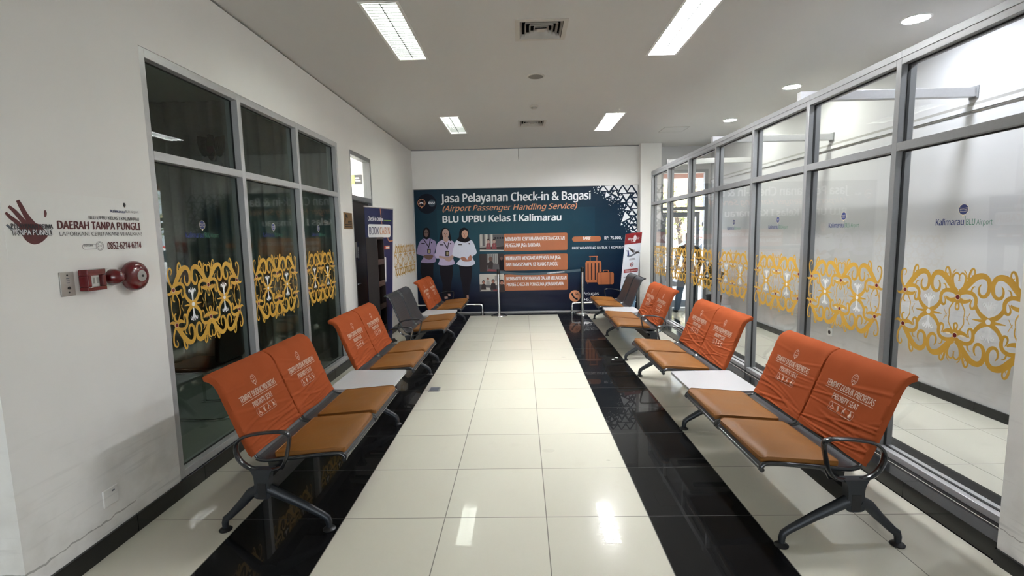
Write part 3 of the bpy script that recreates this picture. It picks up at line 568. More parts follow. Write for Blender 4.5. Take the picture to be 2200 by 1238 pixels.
# left doorway
dd = empty('door_1', (XL-.05, DY0, 0)); struct(dd); dl = dd.location
m = MB()
m.box(XL-.11, XL-.005, DY0, DY0+.045, 0, DZ1, K['alud']); m.box(XL-.11, XL-.005, DY1-.045, DY1, 0, DZ1, K['alud'])
m.box(XL-.11, XL-.005, DY0+.045, DY1-.045, DZ1-.055, DZ1, K['alud']); m.box(XL-.11, XL-.005, DY0+.045, DY1-.045, 2.17, 2.235, K['alud'])
m.build('frame', dd, at=dl, bevel=.002)
m = MB(); m.box(XL-.062, XL-.056, DY0+.04, DY1-.04, 2.23, DZ1-.05, K['glass']); m.build('pane', dd, at=dl)
m = MB(); m.box(XL-.095, XL-.055, DY0+.048, DY1-.048, .008, 2.165, K['doorw']); m.build('door_leaf', dd, at=dl, bevel=.002)
m = MB(); m.lathe([(.012, 0), (.012, .04)], (XL-.055, DY0+.11, 1.02), K['stain'], 10, 'x'); m.tube([(XL-.018, DY0+.11, 1.02), (XL-.018, DY0+.23, 1.02)], .009, K['stain'], 8); m.build('handle', dd, 40, at=dl)
m = MB(); m.box(XL-.055, XL-.053, DY0+.06, DY0+.30, 1.38, 1.60, K['wplast']); tag(m.build('paper_notice', None, at=(XL-.054, DY0+.18, 1.38)), 'white paper notice taped on the dark brown door beside the blue banner', 'notice')

# ------------------------------------------------------------------ vinyl ornament and logos on the glass
def ornament(fn, su, svv, n_half=1, white=True, edges=True, clip=None):
    # fn(u, v) puts a point on the pane; v is measured from the ornament's middle line
    m = MB()
    def one(pts, uo, mu, mv, matl, lift):
        P = [((uo+mu*u)*su, mv*v*svv, w_) for u, v, w_ in pts]
        if clip and (min(q[0] for q in P) < clip[0] or max(q[0] for q in P) > clip[1]): return
        m.ribbon(P, lambda a, b: fn(a, b, lift+(.0003 if mv < 0 else 0)+(.0006 if mu < 0 else 0)), matl, 4)
    for c, sides in ((0, (-1, 1)), (-.39, (1,)), (.39, (-1,))):
        for mv in (1, -1):
            for mu in sides:
                for i, stt in enumerate(D['orn']):
                    if c and i in (2, 3): continue
                    one(stt, c, mu, mv, K['gold'], .0004+.00002*i)
    if edges:
        for mv in (1, -1):
            for stt in D['edge']:
                one(stt, -.39, 1, mv, K['gold'], .0004); one(stt, .39, -1, mv, K['gold'], .0004)
    for c in (0, -.39, .39):
        for mv in (1, -1):
            if clip and not clip[0] < c*su < clip[1]: continue
            m.disc(c*su, mv*.1125*svv, .0205, lambda a, b: fn(a, b, 0.0016), K['gold']); m.disc(c*su, mv*.1125*svv, .0165, lambda a, b: fn(a, b, 0.0019), K['cream']); m.disc(c*su, mv*.1125*svv, .0135, lambda a, b: fn(a, b, 0.0022), K['red'])
            if abs(c) < .1:
                for q in (-1, 1): m.disc(q*.047*su, mv*.108*svv, .016, lambda a, b: fn(a, b, 0.0019), K['cream'] if not white else K['goldd'], 10, .006)
    for c in (-.195, .195):
        if clip and not clip[0] < c*su < clip[1]: continue
        m.disc(c*su, 0, .024, lambda a, b: fn(a, b, 0.0016), K['gold']); m.disc(c*su, 0, .0155, lambda a, b: fn(a, b, 0.0019), K['wvinyl'])
    return m
def fleur(fn, su, svv):
    m = MB()
    for c in (-.195, .195):
        for mv in (1, -1):
            for mu in (1, -1):
                for pi_, P in enumerate(([(0, .022, .012), (.001, .05, .014), (.004, .085, .010), (.012, .112, .004)], [(.002, .062, .010), (.022, .095, .010), (.034, .098, .008), (.04, .082, .003)], [(.0, .05, .008), (.014, .082, .007), (.026, .086, .005), (.03, .076, .002)])):
                    m.ribbon([((c+mu*a)*su, mv*b*svv, w_) for a, b, w_ in P], lambda a, b: fn(a, b, .0005+(.0001 if mv < 0 else 0)+(.0002 if mu < 0 else 0)+.0004*pi_), K['wvinyl'], 4)
    return m
def logo(fn, s=1.0):
    m = MB()
    m.text('Kalimarau', -.19*s, .0*s, 0, .037*s, lambda a, b: fn(a, b, .001), K['blue'], .02)
    m.rect(.006*s, -.008*s, .0085*s, .05*s, lambda a, b: fn(a, b, .001), K['green'])
    m.text('BLU', .014*s, .068*s, 0, .034*s, lambda a, b: fn(a, b, .001), K['green'], .01)
    m.text('Airport', .078*s, .17*s, 0, .028*s, lambda a, b: fn(a, b, .001), K['green'])
    m.disc(-.008*s, .088*s, .030*s, lambda a, b: fn(a, b, .001), K['blue'], 20, .031*s)
    m.ring(-.008*s, .088*s, .031*s, .003*s, lambda a, b: fn(a, b, .0014), K['cream'], 22)
    m.add([fn(-.008*s-.008*s, .058*s, .001), fn(-.008*s+.008*s, .058*s, .001), fn(-.012*s, .044*s, .001)], [(0, 1, 2)], K['cream'])
    for k in (-.4, .1, .5): m.ribbon([((-.008-.024)*s, (.088+.02*k)*s, .0018*s), (-.008*s, (.088+.02*k-.004)*s, .0018*s), ((-.008+.024)*s, (.088+.02*k)*s, .0018*s)], lambda a, b: fn(a, b, .0014), K['cream'], 3)
    return m

# left window
wn = empty('window_1', (XL-.06, 2.99, WZ0)); struct(wn); wl0 = wn.location
ML = [(2.985, 3.035), (3.995, 4.045), (5.02, 5.07), (6.075, 6.125)]
XF = XL-.004
m = MB(); a = K['alu']
for y0, y1 in ML: m.box(XF-.10, XF, y0, y1, WZ0, WZ1, a)
for i in range(3):
    y0, y1 = ML[i][1], ML[i+1][0]
    for z0, z1 in ((WZ0, WZ0+.05), (2.165, 2.22), (WZ1-.055, WZ1)): m.box(XF-.10, XF, y0, y1, z0, z1, a)
m.build('frame', wn, at=wl0, bevel=.0025)
m = MB()
for i in range(3):
    y0, y1 = ML[i][1], ML[i+1][0]
    for z0, z1 in ((WZ0+.05, 2.165), (2.22, WZ1-.055)):
        for q in ((y0, y0+.006, z0, z1), (y1-.006, y1, z0, z1), (y0, y1, z0, z0+.006), (y0, y1, z1-.006, z1)): m.box(XF-.062, XF-.050, *q, K['gasket'])
m.build('gasket', wn, at=wl0)
m = MB()
for i in range(3):
    y0, y1 = ML[i][1], ML[i+1][0]
    for z0, z1 in ((WZ0+.05, 2.165), (2.22, WZ1-.055)): m.box(XF-.059, XF-.053, y0+.002, y1-.002, z0+.002, z1-.002, K['glassd'])
m.build('glass', wn, at=wl0)
for i, yc in enumerate((3.522, 4.54, 5.555)):
    g = lambda u, v, h, yc=yc: (XF-.053+h, yc+u, 1.222+v)
    ornament(g, .928, 1.05).build('ornament', wn, at=wl0); fleur(g, .928, 1.05).build('white_motif', wn, at=wl0)
    logo(lambda u, v, h, yc=yc: (XF-.053+h, yc+u, 1.685+v), 1.02).build('logo', wn, at=wl0)

# glass partition on the right
gp = empty('window_2', (2.71, 2.4, .10)); struct(gp); g0 = gp.location
PY = [2.335, 3.337, 4.352, 5.350, 6.352, 7.352, 8.375, 9.40]      # near faces of the posts
PX0, PX1, GX = 2.66, 2.76, 2.71
m = MB(); a = K['alud']
for y in PY: m.box(PX0, PX1, y, y+.045, .10, 2.79, a)
for i in range(len(PY)-1):
    y0, y1 = PY[i]+.045, PY[i+1]
    m.box(PX0, PX1, y0, y1, .10, .14, K['alu']); m.box(PX0, PX1, y0, y1, 2.155, 2.21, a); m.box(PX0, PX1, y0, y1, 2.705, 2.79, a)
    m.box(PX0-.004, PX0, y0-.045, y1, 2.745, 2.79, a)
m.build('frame', gp, at=g0, bevel=.0025)
m = MB()
for i in range(len(PY)-1):
    y0, y1 = PY[i]+.045, PY[i+1]
    for z0, z1 in ((.14, 2.155), (2.21, 2.705)):
        for q in ((y0, y0+.005, z0, z1), (y1-.005, y1, z0, z1), (y0, y1, z0, z0+.005), (y0, y1, z1-.008, z1)): m.box(GX-.008, GX+.008, *q, K['gasket'])
m.build('gasket', gp, at=g0)
m = MB()
for i in range(len(PY)-1):
    y0, y1 = PY[i]+.045, PY[i+1]
    for z0, z1 in ((.14, 2.155), (2.21, 2.705)): m.box(GX-.003, GX+.003, y0+.002, y1-.002, z0+.002, z1-.002, K['glass'])
m.build('glass', gp, at=g0)
YC = [2.852, 3.892, 4.875, 5.873, 6.876, 7.885, 8.91]
for i, yc in enumerate(YC):
    g = lambda u, v, h, yc=yc: (GX-.003-h, yc-u, 1.137+v)
    ornament(g, 1.0, 1.0, white=False, clip=(-.60, .398) if i == 0 else None).build('ornament', gp, at=g0); fleur(g, 1, 1).build('white_motif', gp, at=g0)
    logo(lambda u, v, h, yc=yc: (GX-.003-h, yc-.0-u, 1.665+v), 1.0).build('logo', gp, at=g0)
for y in (4.53, 6.52, 8.45):
    m = MB(); m.box(2.68, XR, y, y+.06, 2.79, 2.87, K['alu']); m.box(XR-.012, XR, y-.015, y+.075, 2.775, 2.885, K['alud']); m.build('strut', gp, at=g0, bevel=.003)

# exterior glazed door at the end of the corridor
xd = empty('door_2', (3.66, 10.67, 0)); struct(xd); x0_ = xd.location
m = MB(); a = K['alud']
m.box(EX0, EX0+.06, 10.60, 10.70, 0, EZ, a); m.box(EX1-.07, EX1, 10.60, 10.70, 0, EZ, a); m.box(EX0+.06, EX1-.07, 10.60, 10.70, EZ-.07, EZ, a); m.box(EX0+.06, EX1-.07, 10.60, 10.70, 2.10, 2.17, a)
m.build('frame', xd, at=x0_, bevel=.003)
m = MB(); m.box(EX0+.06, EX1-.07, 10.645, 10.651, 2.17, EZ-.07, K['glass']); m.build('pane', xd, at=x0_)
LX0, LX1 = EX0+.065, EX1-.16
m = MB()
m.box(LX0, LX0+.07, 10.62, 10.665, .01, 2.06, a); m.box(LX1-.07, LX1, 10.62, 10.665, .01, 2.06, a); m.box(LX0+.07, LX1-.07, 10.62, 10.665, 1.96, 2.06, a); m.box(LX0+.07, LX1-.07, 10.62, 10.665, .01, .16, a)
lf = m.build('door_leaf', xd, at=x0_, bevel=.003)
m = MB(); m.box(LX0+.07, LX1-.07, 10.639, 10.645, .16, 1.96, K['glass']); m.build('pane', lf, at=x0_)
m = MB(); m.tube([(LX1-.035, 10.57, .85), (LX1-.035, 10.57, 1.25)], .012, K['stain'], 8)
for z in (.9, 1.2): m.tube([(LX1-.035, 10.57, z), (LX1-.035, 10.625, z)], .008, K['stain'], 6)
m.build('handle', lf, 40, at=x0_)

# ------------------------------------------------------------------ beam seating
SEAT = catmull([(.452, .392), (.447, .414), (.425, .428), (.36, .427), (.2, .412), (.05, .397), (-.02, .393), (-.065, .405)], 5)
BACK = catmull([(-.065, .405), (-.097, .452), (-.135, .54), (-.18, .655), (-.22, .76), (-.245, .82), (-.268, .856), (-.298, .876), (-.325, .884)], 6)
BL = [0.0]
for i in range(1, len(BACK)): BL.append(BL[-1]+math.hypot(BACK[i][0]-BACK[i-1][0], BACK[i][1]-BACK[i-1][1]))
BT = BL[-1]
def back_at(s):
    s = min(max(s, 0), BT*.9999); i = 1
    while BL[i] < s: i += 1
    t = (s-BL[i-1])/(BL[i]-BL[i-1]); a, b = BACK[i-1], BACK[i]
    def tang(k):
        p, q = BACK[max(k-1, 0)], BACK[min(k+1, len(BACK)-1)]; return Vector((q[0]-p[0], q[1]-p[1])).normalized()
    tv = (tang(i-1)*(1-t)+tang(i)*t).normalized()
    return a[0]+(b[0]-a[0])*t, a[1]+(b[1]-a[1])*t, tv.y, -tv.x
def sheet(m, P, y0, y1, th, matl):
    k = len(P); vs = []
    for i in range(k):
        p, q = P[max(i-1, 0)], P[min(i+1, k-1)]; tx, tz = q[0]-p[0], q[1]-p[1]; L = math.hypot(tx, tz); nx, nz = tz/L*th/2, -tx/L*th/2
        for s in (1, -1):
            for y in (y0, y1): vs.append((P[i][0]+nx*s, y, P[i][1]+nz*s))
    fs = []
    for i in range(k-1):
        a, b = i*4, i*4+4
        fs += [(a, a+1, b+1, b), (a+2, b+2, b+3, a+3), (a, b, b+2, a+2), (a+1, a+3, b+3, b+1)]
    fs += [(0, 2, 3, 1), ((k-1)*4, (k-1)*4+1, (k-1)*4+3, (k-1)*4+2)]
    m.add(vs, fs, matl)

def cover_folds(seed):
    R = random.Random(seed); F = []
    for i in range(8):      # long folds sweeping across the lower half
        F.append((.03+.033*i+R.uniform(-.012, .012), R.uniform(-.22, .22), R.uniform(-.6, .6), R.uniform(.005, .009), R.uniform(.0045, .009)*(1-.085*i), R.uniform(-.2, .2), R.uniform(.18, .42)))
    for i in range(6):      # short puckers
        F.append((R.uniform(.03, .30), R.uniform(-.5, .5), 0, R.uniform(.004, .007), R.uniform(.003, .006), R.choice((-.26, .26))+R.uniform(-.06, .06), R.uniform(.05, .12)))
    for i in range(3):
        F.append((R.uniform(.28, .42), R.uniform(-.3, .3), 0, R.uniform(.006, .010), R.uniform(.0015, .003), R.choice((-.2, .2)), R.uniform(.08, .2)))
    def d(y, s):
        r = 0
        for s0, k, c, w_, a, yc, yw in F:
            t = (s-s0-k*y-c*y*y)/w_
            if -3.2 < t < 3.2: r += a*(math.exp(-t*t)-.35*math.exp(-((t-1.9)/1.1)**2))*math.exp(-((y-yc)/yw)**4)
        return r + .003*noise.noise(Vector((y*7, s*7, seed*3.7)))
    return d
HW, HT, S0 = .294, .016, .018
def cover_point(y, s, off, d):
    # y across the back, s up the back, off above the cloth
    x, z, nx, nz = back_at(s)
    h = HT + d(y, s) + off
    return (x+nx*h, y, z+nz*h)
def make_cover(yc, seed, parent):
    d = cover_folds(seed); m = MB(); NY, NS = 30, 110
    loop = [(-HW+2*HW*i/NY, 1) for i in range(NY+1)]
    loop = [(-HW-.006, -.1), (-HW-.004, .55)] + loop + [(HW+.004, .55), (HW+.006, -.1)] + [(HW-2*HW*i/8, -1) for i in range(9)]
    n = len(loop); vs = []; fs = []
    for j in range(NS+1):
        s = S0+(BT-S0)*j/NS; x, z, nx, nz = back_at(s)
        sag = .006*math.sin(j*.9+seed)*(1 if j < 6 else 0)
        for y, q in loop:
            if q > .9: h = HT + d(y, s)
            elif q < -.9: h = -HT-.004
            else: h = HT*q + (d(y, s)*.5 if q > 0 else 0)
            e = 1+.012*math.sin(s*40+seed) if abs(y) > HW else 1
            vs.append((x+nx*h, yc+y*e, z+nz*h+sag*math.cos(y*14)))
    for j in range(NS):
        for i in range(n): fs.append((j*n+i, j*n+(i+1) % n, (j+1)*n+(i+1) % n, (j+1)*n+i))
    x, z, nx, nz = back_at(BT)
    top = len(vs)
    for y, q in loop: vs.append((x-nz*.010, yc+y*.985, z+nx*.010+nz*HT*.2*q))
    for i in range(n): fs.append((NS*n+i, NS*n+(i+1) % n, top+(i+1) % n, top+i))
    fs.append(tuple(range(top, top+n))); fs.append(tuple(range(n-1, -1, -1)))
    m.add(vs, fs, K['cloth'])
    c = m.build('backrest_cover', parent, 60)
    m = MB(); fn = lambda u, v: (lambda p: (p[0], p[1]+yc, p[2]))(cover_point(u, v, .0022, d)); pk = K['print']
    m.text('TEMPAT DUDUK PRIORITAS', -.205, .205, .318, .037, fn, pk, .02)
    for i in range(16): m.rect(-.205+i*.0256, .3065, -.205+(i+1)*.0256, .3095, fn, pk)
    m.text('PRIORITY SEAT', -.112, .112, .256, .034, fn, pk, .02)
    # emblem: a globe with a pointed foot
    m.ring(0, .412, .024, .0026, fn, pk, 22, .029)
    for v in (.402, .418, .43): m.ribbon([(-.021, v+.004, .002), (0, v, .002), (.021, v+.004, .002)], fn, pk, 3)
    m.ribbon([(-.012, .392, .003), (0, .405, .006), (.012, .392, .003)], fn, pk, 3)
    m.add([fn(-.006, .384), fn(.006, .384), fn(0, .370)], [(0, 1, 2)], pk)
    # row of four pictograms in a rounded frame
    P = rrect(-.105, .188, .105, .238, .010, 3); k = len(P)
    for i in range(k):
        a, b = P[i], P[(i+1) % k]; q = max(1, int(math.hypot(b[0]-a[0], b[1]-a[1])/.03))
        for j in range(q):
            m.ribbon([(a[0]+(b[0]-a[0])*j/q, a[1]+(b[1]-a[1])*j/q, .0022), (a[0]+(b[0]-a[0])*(j+1)/q, a[1]+(b[1]-a[1])*(j+1)/q, .0022)], fn, pk, 2)
    m.ring(-.078, .206, .011, .003, fn, pk, 14); m.disc(-.080, .230, .0045, fn, pk, 8); m.ribbon([(-.080, .224, .005), (-.078, .212, .005), (-.066, .210, .004), (-.060, .198, .004)], fn, pk, 3)
    m.disc(-.026, .218, .010, fn, pk, 10, .013); m.ribbon([(-.030, .210, .005), (-.024, .198, .006), (-.018, .210, .003)], fn, pk, 3)
    m.disc(.026, .230, .005, fn, pk, 8); m.ribbon([(.024, .224, .008), (.020, .210, .008), (.012, .200, .005)], fn, pk, 3); m.ribbon([(.024, .216, .006), (.036, .212, .005), (.040, .200, .004)], fn, pk, 3)
    m.disc(.078, .231, .005, fn, pk, 8); m.ribbon([(.078, .226, .010), (.077, .212, .012), (.070, .196, .004)], fn, pk, 3); m.ribbon([(.078, .212, .010), (.086, .197, .004)], fn, pk, 3); m.ribbon([(.078, .222, .004), (.090, .210, .003), (.092, .196, .003)], fn, pk, 3)
    m.build('lettering', c)

def make_cushion(yc, seed, parent):
    R = random.Random(seed); NX, NY = 16, 20; x0, x1, hy = .032, .446, .282
    def zs(x):
        for i in range(len(SEAT)-1):
            a, b = SEAT[i], SEAT[i+1]
            if b[0] <= x <= a[0]: return a[1]+(b[1]-a[1])*(a[0]-x)/max(1e-6, a[0]-b[0])
        return .414
    ph = R.uniform(0, 9)
    m = MB(); vs = []; fs = []
    layers = [(-.004, .985), (.004, 1.0), (.018, 1.006), (.028, .998)]
    B_ = rrect(x0, -hy, x1, hy, .026, 4); k = len(B_); cx = (x0+x1)/2
    for h, sc in layers:
        for x, y in B_:
            X = cx+(x-cx)*sc; zz = zs(min(max(x, -.02), .43))
            wob = .0035*noise.noise(Vector((x*14+ph, y*14, h*60)))
            droop = -.010*max(0, (x-.40)/.046)**2 if h > -.003 else -.004*max(0, (x-.40)/.046)
            vs.append((X+wob, yc+y*sc+wob, zz+.004+h+droop))
    for l in range(len(layers)-1):
        for i in range(k): fs.append((l*k+i, l*k+(i+1) % k, (l+1)*k+(i+1) % k, (l+1)*k+i))
    # crown of the cushion in shrinking rings
    last = (len(layers)-1)*k; rings = 7
    for r in range(1, rings+1):
        t = 1-r/rings; 
        for x, y in B_:
            X = cx+(x-cx)*t*.985; Y = y*t*.985; e = 1-t**4
            cr = .0022*noise.noise(Vector((X*22+ph, Y*10, 1.3)))
            vs.append((X, yc+Y, zs(X)+.032+.009*e+cr-.010*max(0, (X-.40)/.046)**2))
        base = last+(r)*k; prev = last+(r-1)*k
        if r < rings:
            for i in range(k): fs.append((prev+i, prev+(i+1) % k, base+(i+1) % k, base+i))
        else:
            del vs[-k:]; vs.append((cx, yc, zs(cx)+.041)); c = len(vs)-1
            for i in range(k): fs.append((prev+i, prev+(i+1) % k, c))
    fs.append(tuple(range(k-1, -1, -1)))
    m.add(vs, fs, K['leather'])
    # welt seam round the top edge
    m.tube([(cx+(x-cx)*.99, yc+y*.992, zs(min(max(x, -.02), .43))+.0335-.010*max(0, (x-.40)/.046)**2) for x, y in B_], .0028, K['leather'], 5, closed=True)
    return m.build('seat_cushion', parent, 55)

def make_bench(loc, rz, covered, seed, label):
    t = empty('beam_seating', loc, label, 'waiting bench', 'tandem waiting benches along the aisle', rz)
    m = MB(); m.box(-.024, .024, -1.5765, 1.5765, .205, .293, K['blackp']); m.build('beam', t)
    ys = [-1.2025, -.5975, .5975, 1.2025]
    for i, yc in enumerate(ys):
        y0, y1 = yc-.2975, yc+.2975
        m = MB(); sheet(m, SEAT, y0+.012, y1-.012, .005, K['perf'])
        for y in (y0+.012, y1-.012):
            m.tube([(x, y, z-.003) for x, z in SEAT], .0130, K['steel'], 10)
        m.tube([(.450, y0+.012, .396), (.450, y1-.012, .396)], .010, K['steel'], 8)
        for y in (y0+.012, y1-.012): m.lathe([(.013, -.012), (.013, .012)], (.450, y, .394), K['steel'], 10, 'y')
        # brackets down to the beam
        for y in (yc-.2, yc+.2): m.prism([(-.04, .293), (.04, .293), (.09, .392), (-.05, .386)], y-.006, y+.006, K['steel'], lambda a, b, h: (a, h, b))
        m.build('seat', t, 50)
        m = MB(); sheet(m, BACK, y0+.012, y1-.012, .005, K['perf'])
        for y in (y0+.019, y1-.019): m.tube([(x, y, z) for x, z in BACK], .0105, K['steel'], 8)
        m.tube([(-.325, y0+.019, .884), (-.325, y1-.019, .884)], .009, K['steel'], 8)
        bk = m.build('backrest', t, 50)
        make_cushion(yc, seed*10+i, t)
        if covered[i]: make_cover(yc, seed*10+i, bk)
    m = MB(); P = rrect(-.13, -.287, .395, .287, .028, 4)
    m.prism(P, .4035, .4215, K['table'], lambda a, b, h: (a, b, h)); m.prism([(cx*.999+.0005, y*.998) for cx, y in P], .398, .4035, K['tedge'], lambda a, b, h: (a, b, h))
    m.build('table_top', t, bevel=.003)
    m = MB()
    for y in (-.2, .2): m.box(-.09, .34, y-.018, y+.018, .375, .398, K['blackp']); m.box(-.03, .03, y-.018, y+.018, .293, .376, K['blackp'])
    m.build('table_bracket', t, bevel=.002)
    for y in (-1.55, 0, 1.55):
        m = MB()
        H = catmull([(.062, .372), (.046, .335), (.042, .29), (.047, .22), (.03, .200), (-.03, .200), (-.047, .22), (-.042, .29), (-.046, .335), (-.062, .372)], 4)
        m.prism(H[::-1], y-.0245, y+.0245, K['legm'], lambda a, b, h: (a, h, b))
        for sx, L in ((1, .36), (-1, .243)):
            P = [(sx*.028, y, .248), (sx*.08, y, .222), (sx*L*.55, y, .163), (sx*(L-.035), y, .090), (sx*(L-.008), y, .070), (sx*L, y, .045), (sx*L, y, .016)]
            m.tube(P, [.034, .031, .026, .0215, .021, .019, .017], K['legm'], 10, up=(0, 1, 0), flat=(.85, 1.0))
        lg = m.build('leg', t, 50)
        for x in (.36, -.243):
            m = MB(); m.lathe([(.034, 0), (.036, .006), (.028, .013), (.014, .018), (.012, .03)], (x, y, 0), K['blackp'], 18); m.build('foot_pad', lg, 40)
    for y in (-1.55, 1.55):
        m = MB()
        P = catmull([(.165, .560), (.135, .583), (.05, .583), (-.05, .570), (-.108, .548), (-.142, .505), (-.138, .445), (-.105, .397), (-.045, .366), (.04, .362), (.105, .378), (.135, .42), (.155, .49)], 5, True)
        m.tube([(x, y, z) for x, z in P], .0215, K['steel'], 12, closed=True, up=(0, 1, 0), flat=(1.0, .44))
        m.build('armrest', t, 60)
    return t
make_bench((-1.31, 4.16, 0), 0, (1, 1, 1, 1), 1, 'four seat bench with only orange covers before the dark scroll window on the left')
make_bench((-1.31, 7.815, 0), 0, (0, 0, 1, 1), 2, 'bench on the left with two bare grey backs nearer than its two orange covers')
make_bench((1.885, 3.985, 0), PI, (1, 1, 1, 1), 3, 'four seat bench with only orange covers beside the glass partition on the right')
make_bench((1.902, 7.79, 0), PI-.018, (0, 0, 1, 1), 4, 'far bench on the right with bare grey backs at its end near the banner wall')

# ------------------------------------------------------------------ the large banner on the end wall
bn = empty('wall_banner', (.27, 10.28, .03), 'wide dark blue banner of the airport passenger service covering the end wall', 'banner'); b0 = bn.location
YB = 10.272
FB = lambda h: (lambda u, v: (u, YB-h, v))
m = MB(); m.box(-2.045, 2.60, YB, YB+.004, .034, 2.62, K['banner']); m.build('banner_sheet', bn, at=b0)
m = MB()
m.box(-2.065, -2.045, 10.262, 10.299, .03, 2.63, K['alu']); m.box(2.60, 2.618, 10.262, 10.299, .03, 2.63, K['gplast']); m.box(-2.045, 2.60, 10.276, 10.299, 2.618, 2.63, K['gplast'])
m.build('frame', bn, at=b0)
m = MB(); T_ = D['btxt']
for k_, mt, bo, sh_ in (('title', 'white', .022, 0), ('sub', 'peach', .02, .28), ('unit', 'white', .03, 0), ('a1', 'white', .012, 0), ('a2', 'white', .012, 0), ('b1', 'white', .012, 0), ('b2', 'white', .012, 0), ('c1', 'white', .012, 0), ('c2', 'white', .012, 0), ('tarif', 'white', .02, 0), ('rp', 'white', .016, 0), ('free', 'white', .016, 0), ('pet', 'white', .012, 0), ('num', 'white', .016, 0)):
    s_, a_, c_, bz, cp = T_[k_]; m.text(s_, a_, c_, bz, cp, FB(.004), K[mt], bo, sh_)
m.build('lettering', bn, at=b0)
def rr(m, k_, r, h, matl):
    a, b, c, d = D['brect'][k_]; m.poly(rrect(a, b, c, d, r, 4), FB(h), K[matl])
for k_ in ('p1', 'p2', 'p3'):
    m = MB(); rr(m, k_, .03, .0015, 'orange'); m.build('text_panel', bn, at=b0)
m = MB(); rr(m, 'pill', .055, .0015, 'orange')
a, b, c, d = D['brect']['bar']; m.rect(a, b, c, b+.006, FB(.0015), K['teal']); m.rect(a, d-.006, c, d, FB(.0015), K['teal'])
m.build('price_panel', bn, at=b0)
R = random.Random(5)
for k_ in ('h1', 'h2', 'h3'):
    a, b, c, d = D['brect'][k_]; m = MB(); W_, H_ = c-a, d-b
    m.poly(rrect(a, b, c, d, .02, 3), FB(.001), K[{'h1': 'ph1', 'h2': 'ph3', 'h3': 'ph5'}[k_]])
    q = lambda u, v: (a+u*W_, b+v*H_)
    P = lambda l, h, mt: m.poly([q(*e) for e in l], FB(h), K[mt])
    if k_ == 'h1':
        for i in range(5): P([(.03+i*.11, .3), (.09+i*.11, .3), (.09+i*.11, 1), (.03+i*.11, 1)], .0013, ('ph5', 'ph2')[i % 2])
        P([(.55, .28), (1, .28), (1, .98), (.55, .98)], .0014, 'ph2')
        P([(0, .02), (1, .02), (1, .28), (0, .22)], .0015, 'ph3'); P([(0, .0), (1, .0), (1, .05), (0, .09)], .0016, 'ph5')
        for x in (.36, .60):
            P([(x-.10, .12), (x+.10, .12), (x+.085, .40), (x+.03, .50), (x-.03, .50), (x-.085, .40)], .0018, 'ph4')
            m.disc(*q(x, .60), .035, FB(.0019), K['skin2'], 12, .05); m.add([FB(.002)(*q(x-.02, .28)), FB(.002)(*q(x+.02, .28)), FB(.002)(*q(x, .46))], [(0, 1, 2)], K['skin2'])
            P([(x-.055, .56), (x-.05, .7), (x, .745), (x+.05, .7), (x+.055, .56), (x+.03, .66), (x-.03, .66)], .002, 'hijab')
        for i in range(4): m.text('BEST'[i] if False else '', 0, 0, 0, 0, FB(0), K['white']) if False else P([(.62+i*.10, .72), (.69+i*.10, .72), (.69+i*.10, .82), (.62+i*.10, .82)], .0017, 'navy')
    elif k_ == 'h2':
        P([(.30, .5), (.74, .45), (.74, 1), (.30, 1)], .0013, 'ph1')
        for i in range(6): P([(.32+i*.07, .5), (.34+i*.07, .5), (.34+i*.07, .98), (.32+i*.07, .98)], .0014, 'ph2')
        P([(.28, .05), (.8, .02), (.78, .4), (.45, .5), (.30, .35)], .0016, 'ph2'); P([(.30, .05), (.72, .02), (.70, .12), (.34, .16)], .0018, 'ph4')
        P([(.34, .2), (.52, .16), (.55, .5), (.46, .66), (.36, .5)], .0019, 'ph3'); m.disc(*q(.45, .72), .04, FB(.002), K['skinh1'], 12, .05)
        P([(.80, .1), (.98, .1), (.97, .6), (.92, .85), (.85, .85), (.80, .6)], .0019, 'hijab'); m.disc(*q(.89, .74), .03, FB(.0021), K['skinh1'], 12, .04)
    else:
        P([(0, .0), (1, .0), (1, .32), (0, .42)], .0013, 'ph2'); P([(.05, .05), (.45, .05), (.4, .22), (.1, .25)], .0014, 'ph5'); P([(.52, .03), (.95, .03), (.9, .12), (.58, .14)], .0015, 'ph4')
        for x, y, s_ in ((.16, .48, 1), (.34, .66, .8), (.55, .52, 1.1), (.90, .46, 1.3)):
            P([(x-.10*s_, y-.42*s_+.05), (x+.10*s_, y-.42*s_+.05), (x+.08*s_, y-.08), (x, y), (x-.08*s_, y-.08)], .0017, 'ph3' if x != .34 else 'ph1')
            m.disc(*q(x, y+.06), .03*s_, FB(.0019), K['skinh3'], 12, .04*s_); P([(x-.06*s_, y), (x-.05*s_, y+.13*s_), (x, y+.17*s_), (x+.05*s_, y+.13*s_), (x+.06*s_, y), (x+.025, y+.10*s_), (x-.025, y+.10*s_)], .002, 'hijab')
        P([(.62, .6), (.8, .6), (.8, .9), (.62, .9)], .0014, 'ph1')
    m.build('photo_panel', bn, at=b0)
m = MB()
for i, (mt, smo, P) in enumerate(D['people']):
    P = [tuple(e) for e in P]
    if smo and len(P) > 3: P = catmull(P, 4, True)
    m.poly(P, FB(.0012+.00007*i), K[mt])
m.build('staff_picture', bn, at=b0)
m = MB()
for P in D['tri']: m.poly(P, FB(.0014), K['white'])
for u, v in D['dots']: m.add([FB(.0014)(u-.010, v-.008), FB(.0014)(u+.010, v-.008), FB(.0014)(u, v+.011)], [(0, 1, 2)], K['white'])
m.build('triangle_pattern', bn, at=b0)
m = MB(); rr(m, 's1', .05, .0015, 'orange'); rr(m, 'hd', .006, .0015, 'orange'); rr(m, 'hl', .004, .0015, 'orange'); rr(m, 'hr', .004, .0015, 'orange')
a, b, c, d = D['brect']['s1']
for i in range(4): x = a+.045+i*(c-a-.09-.022)/3; m.poly(rrect(x, b+.05, x+.022, d-.05, .01, 3), FB(.0018), K['navy'])
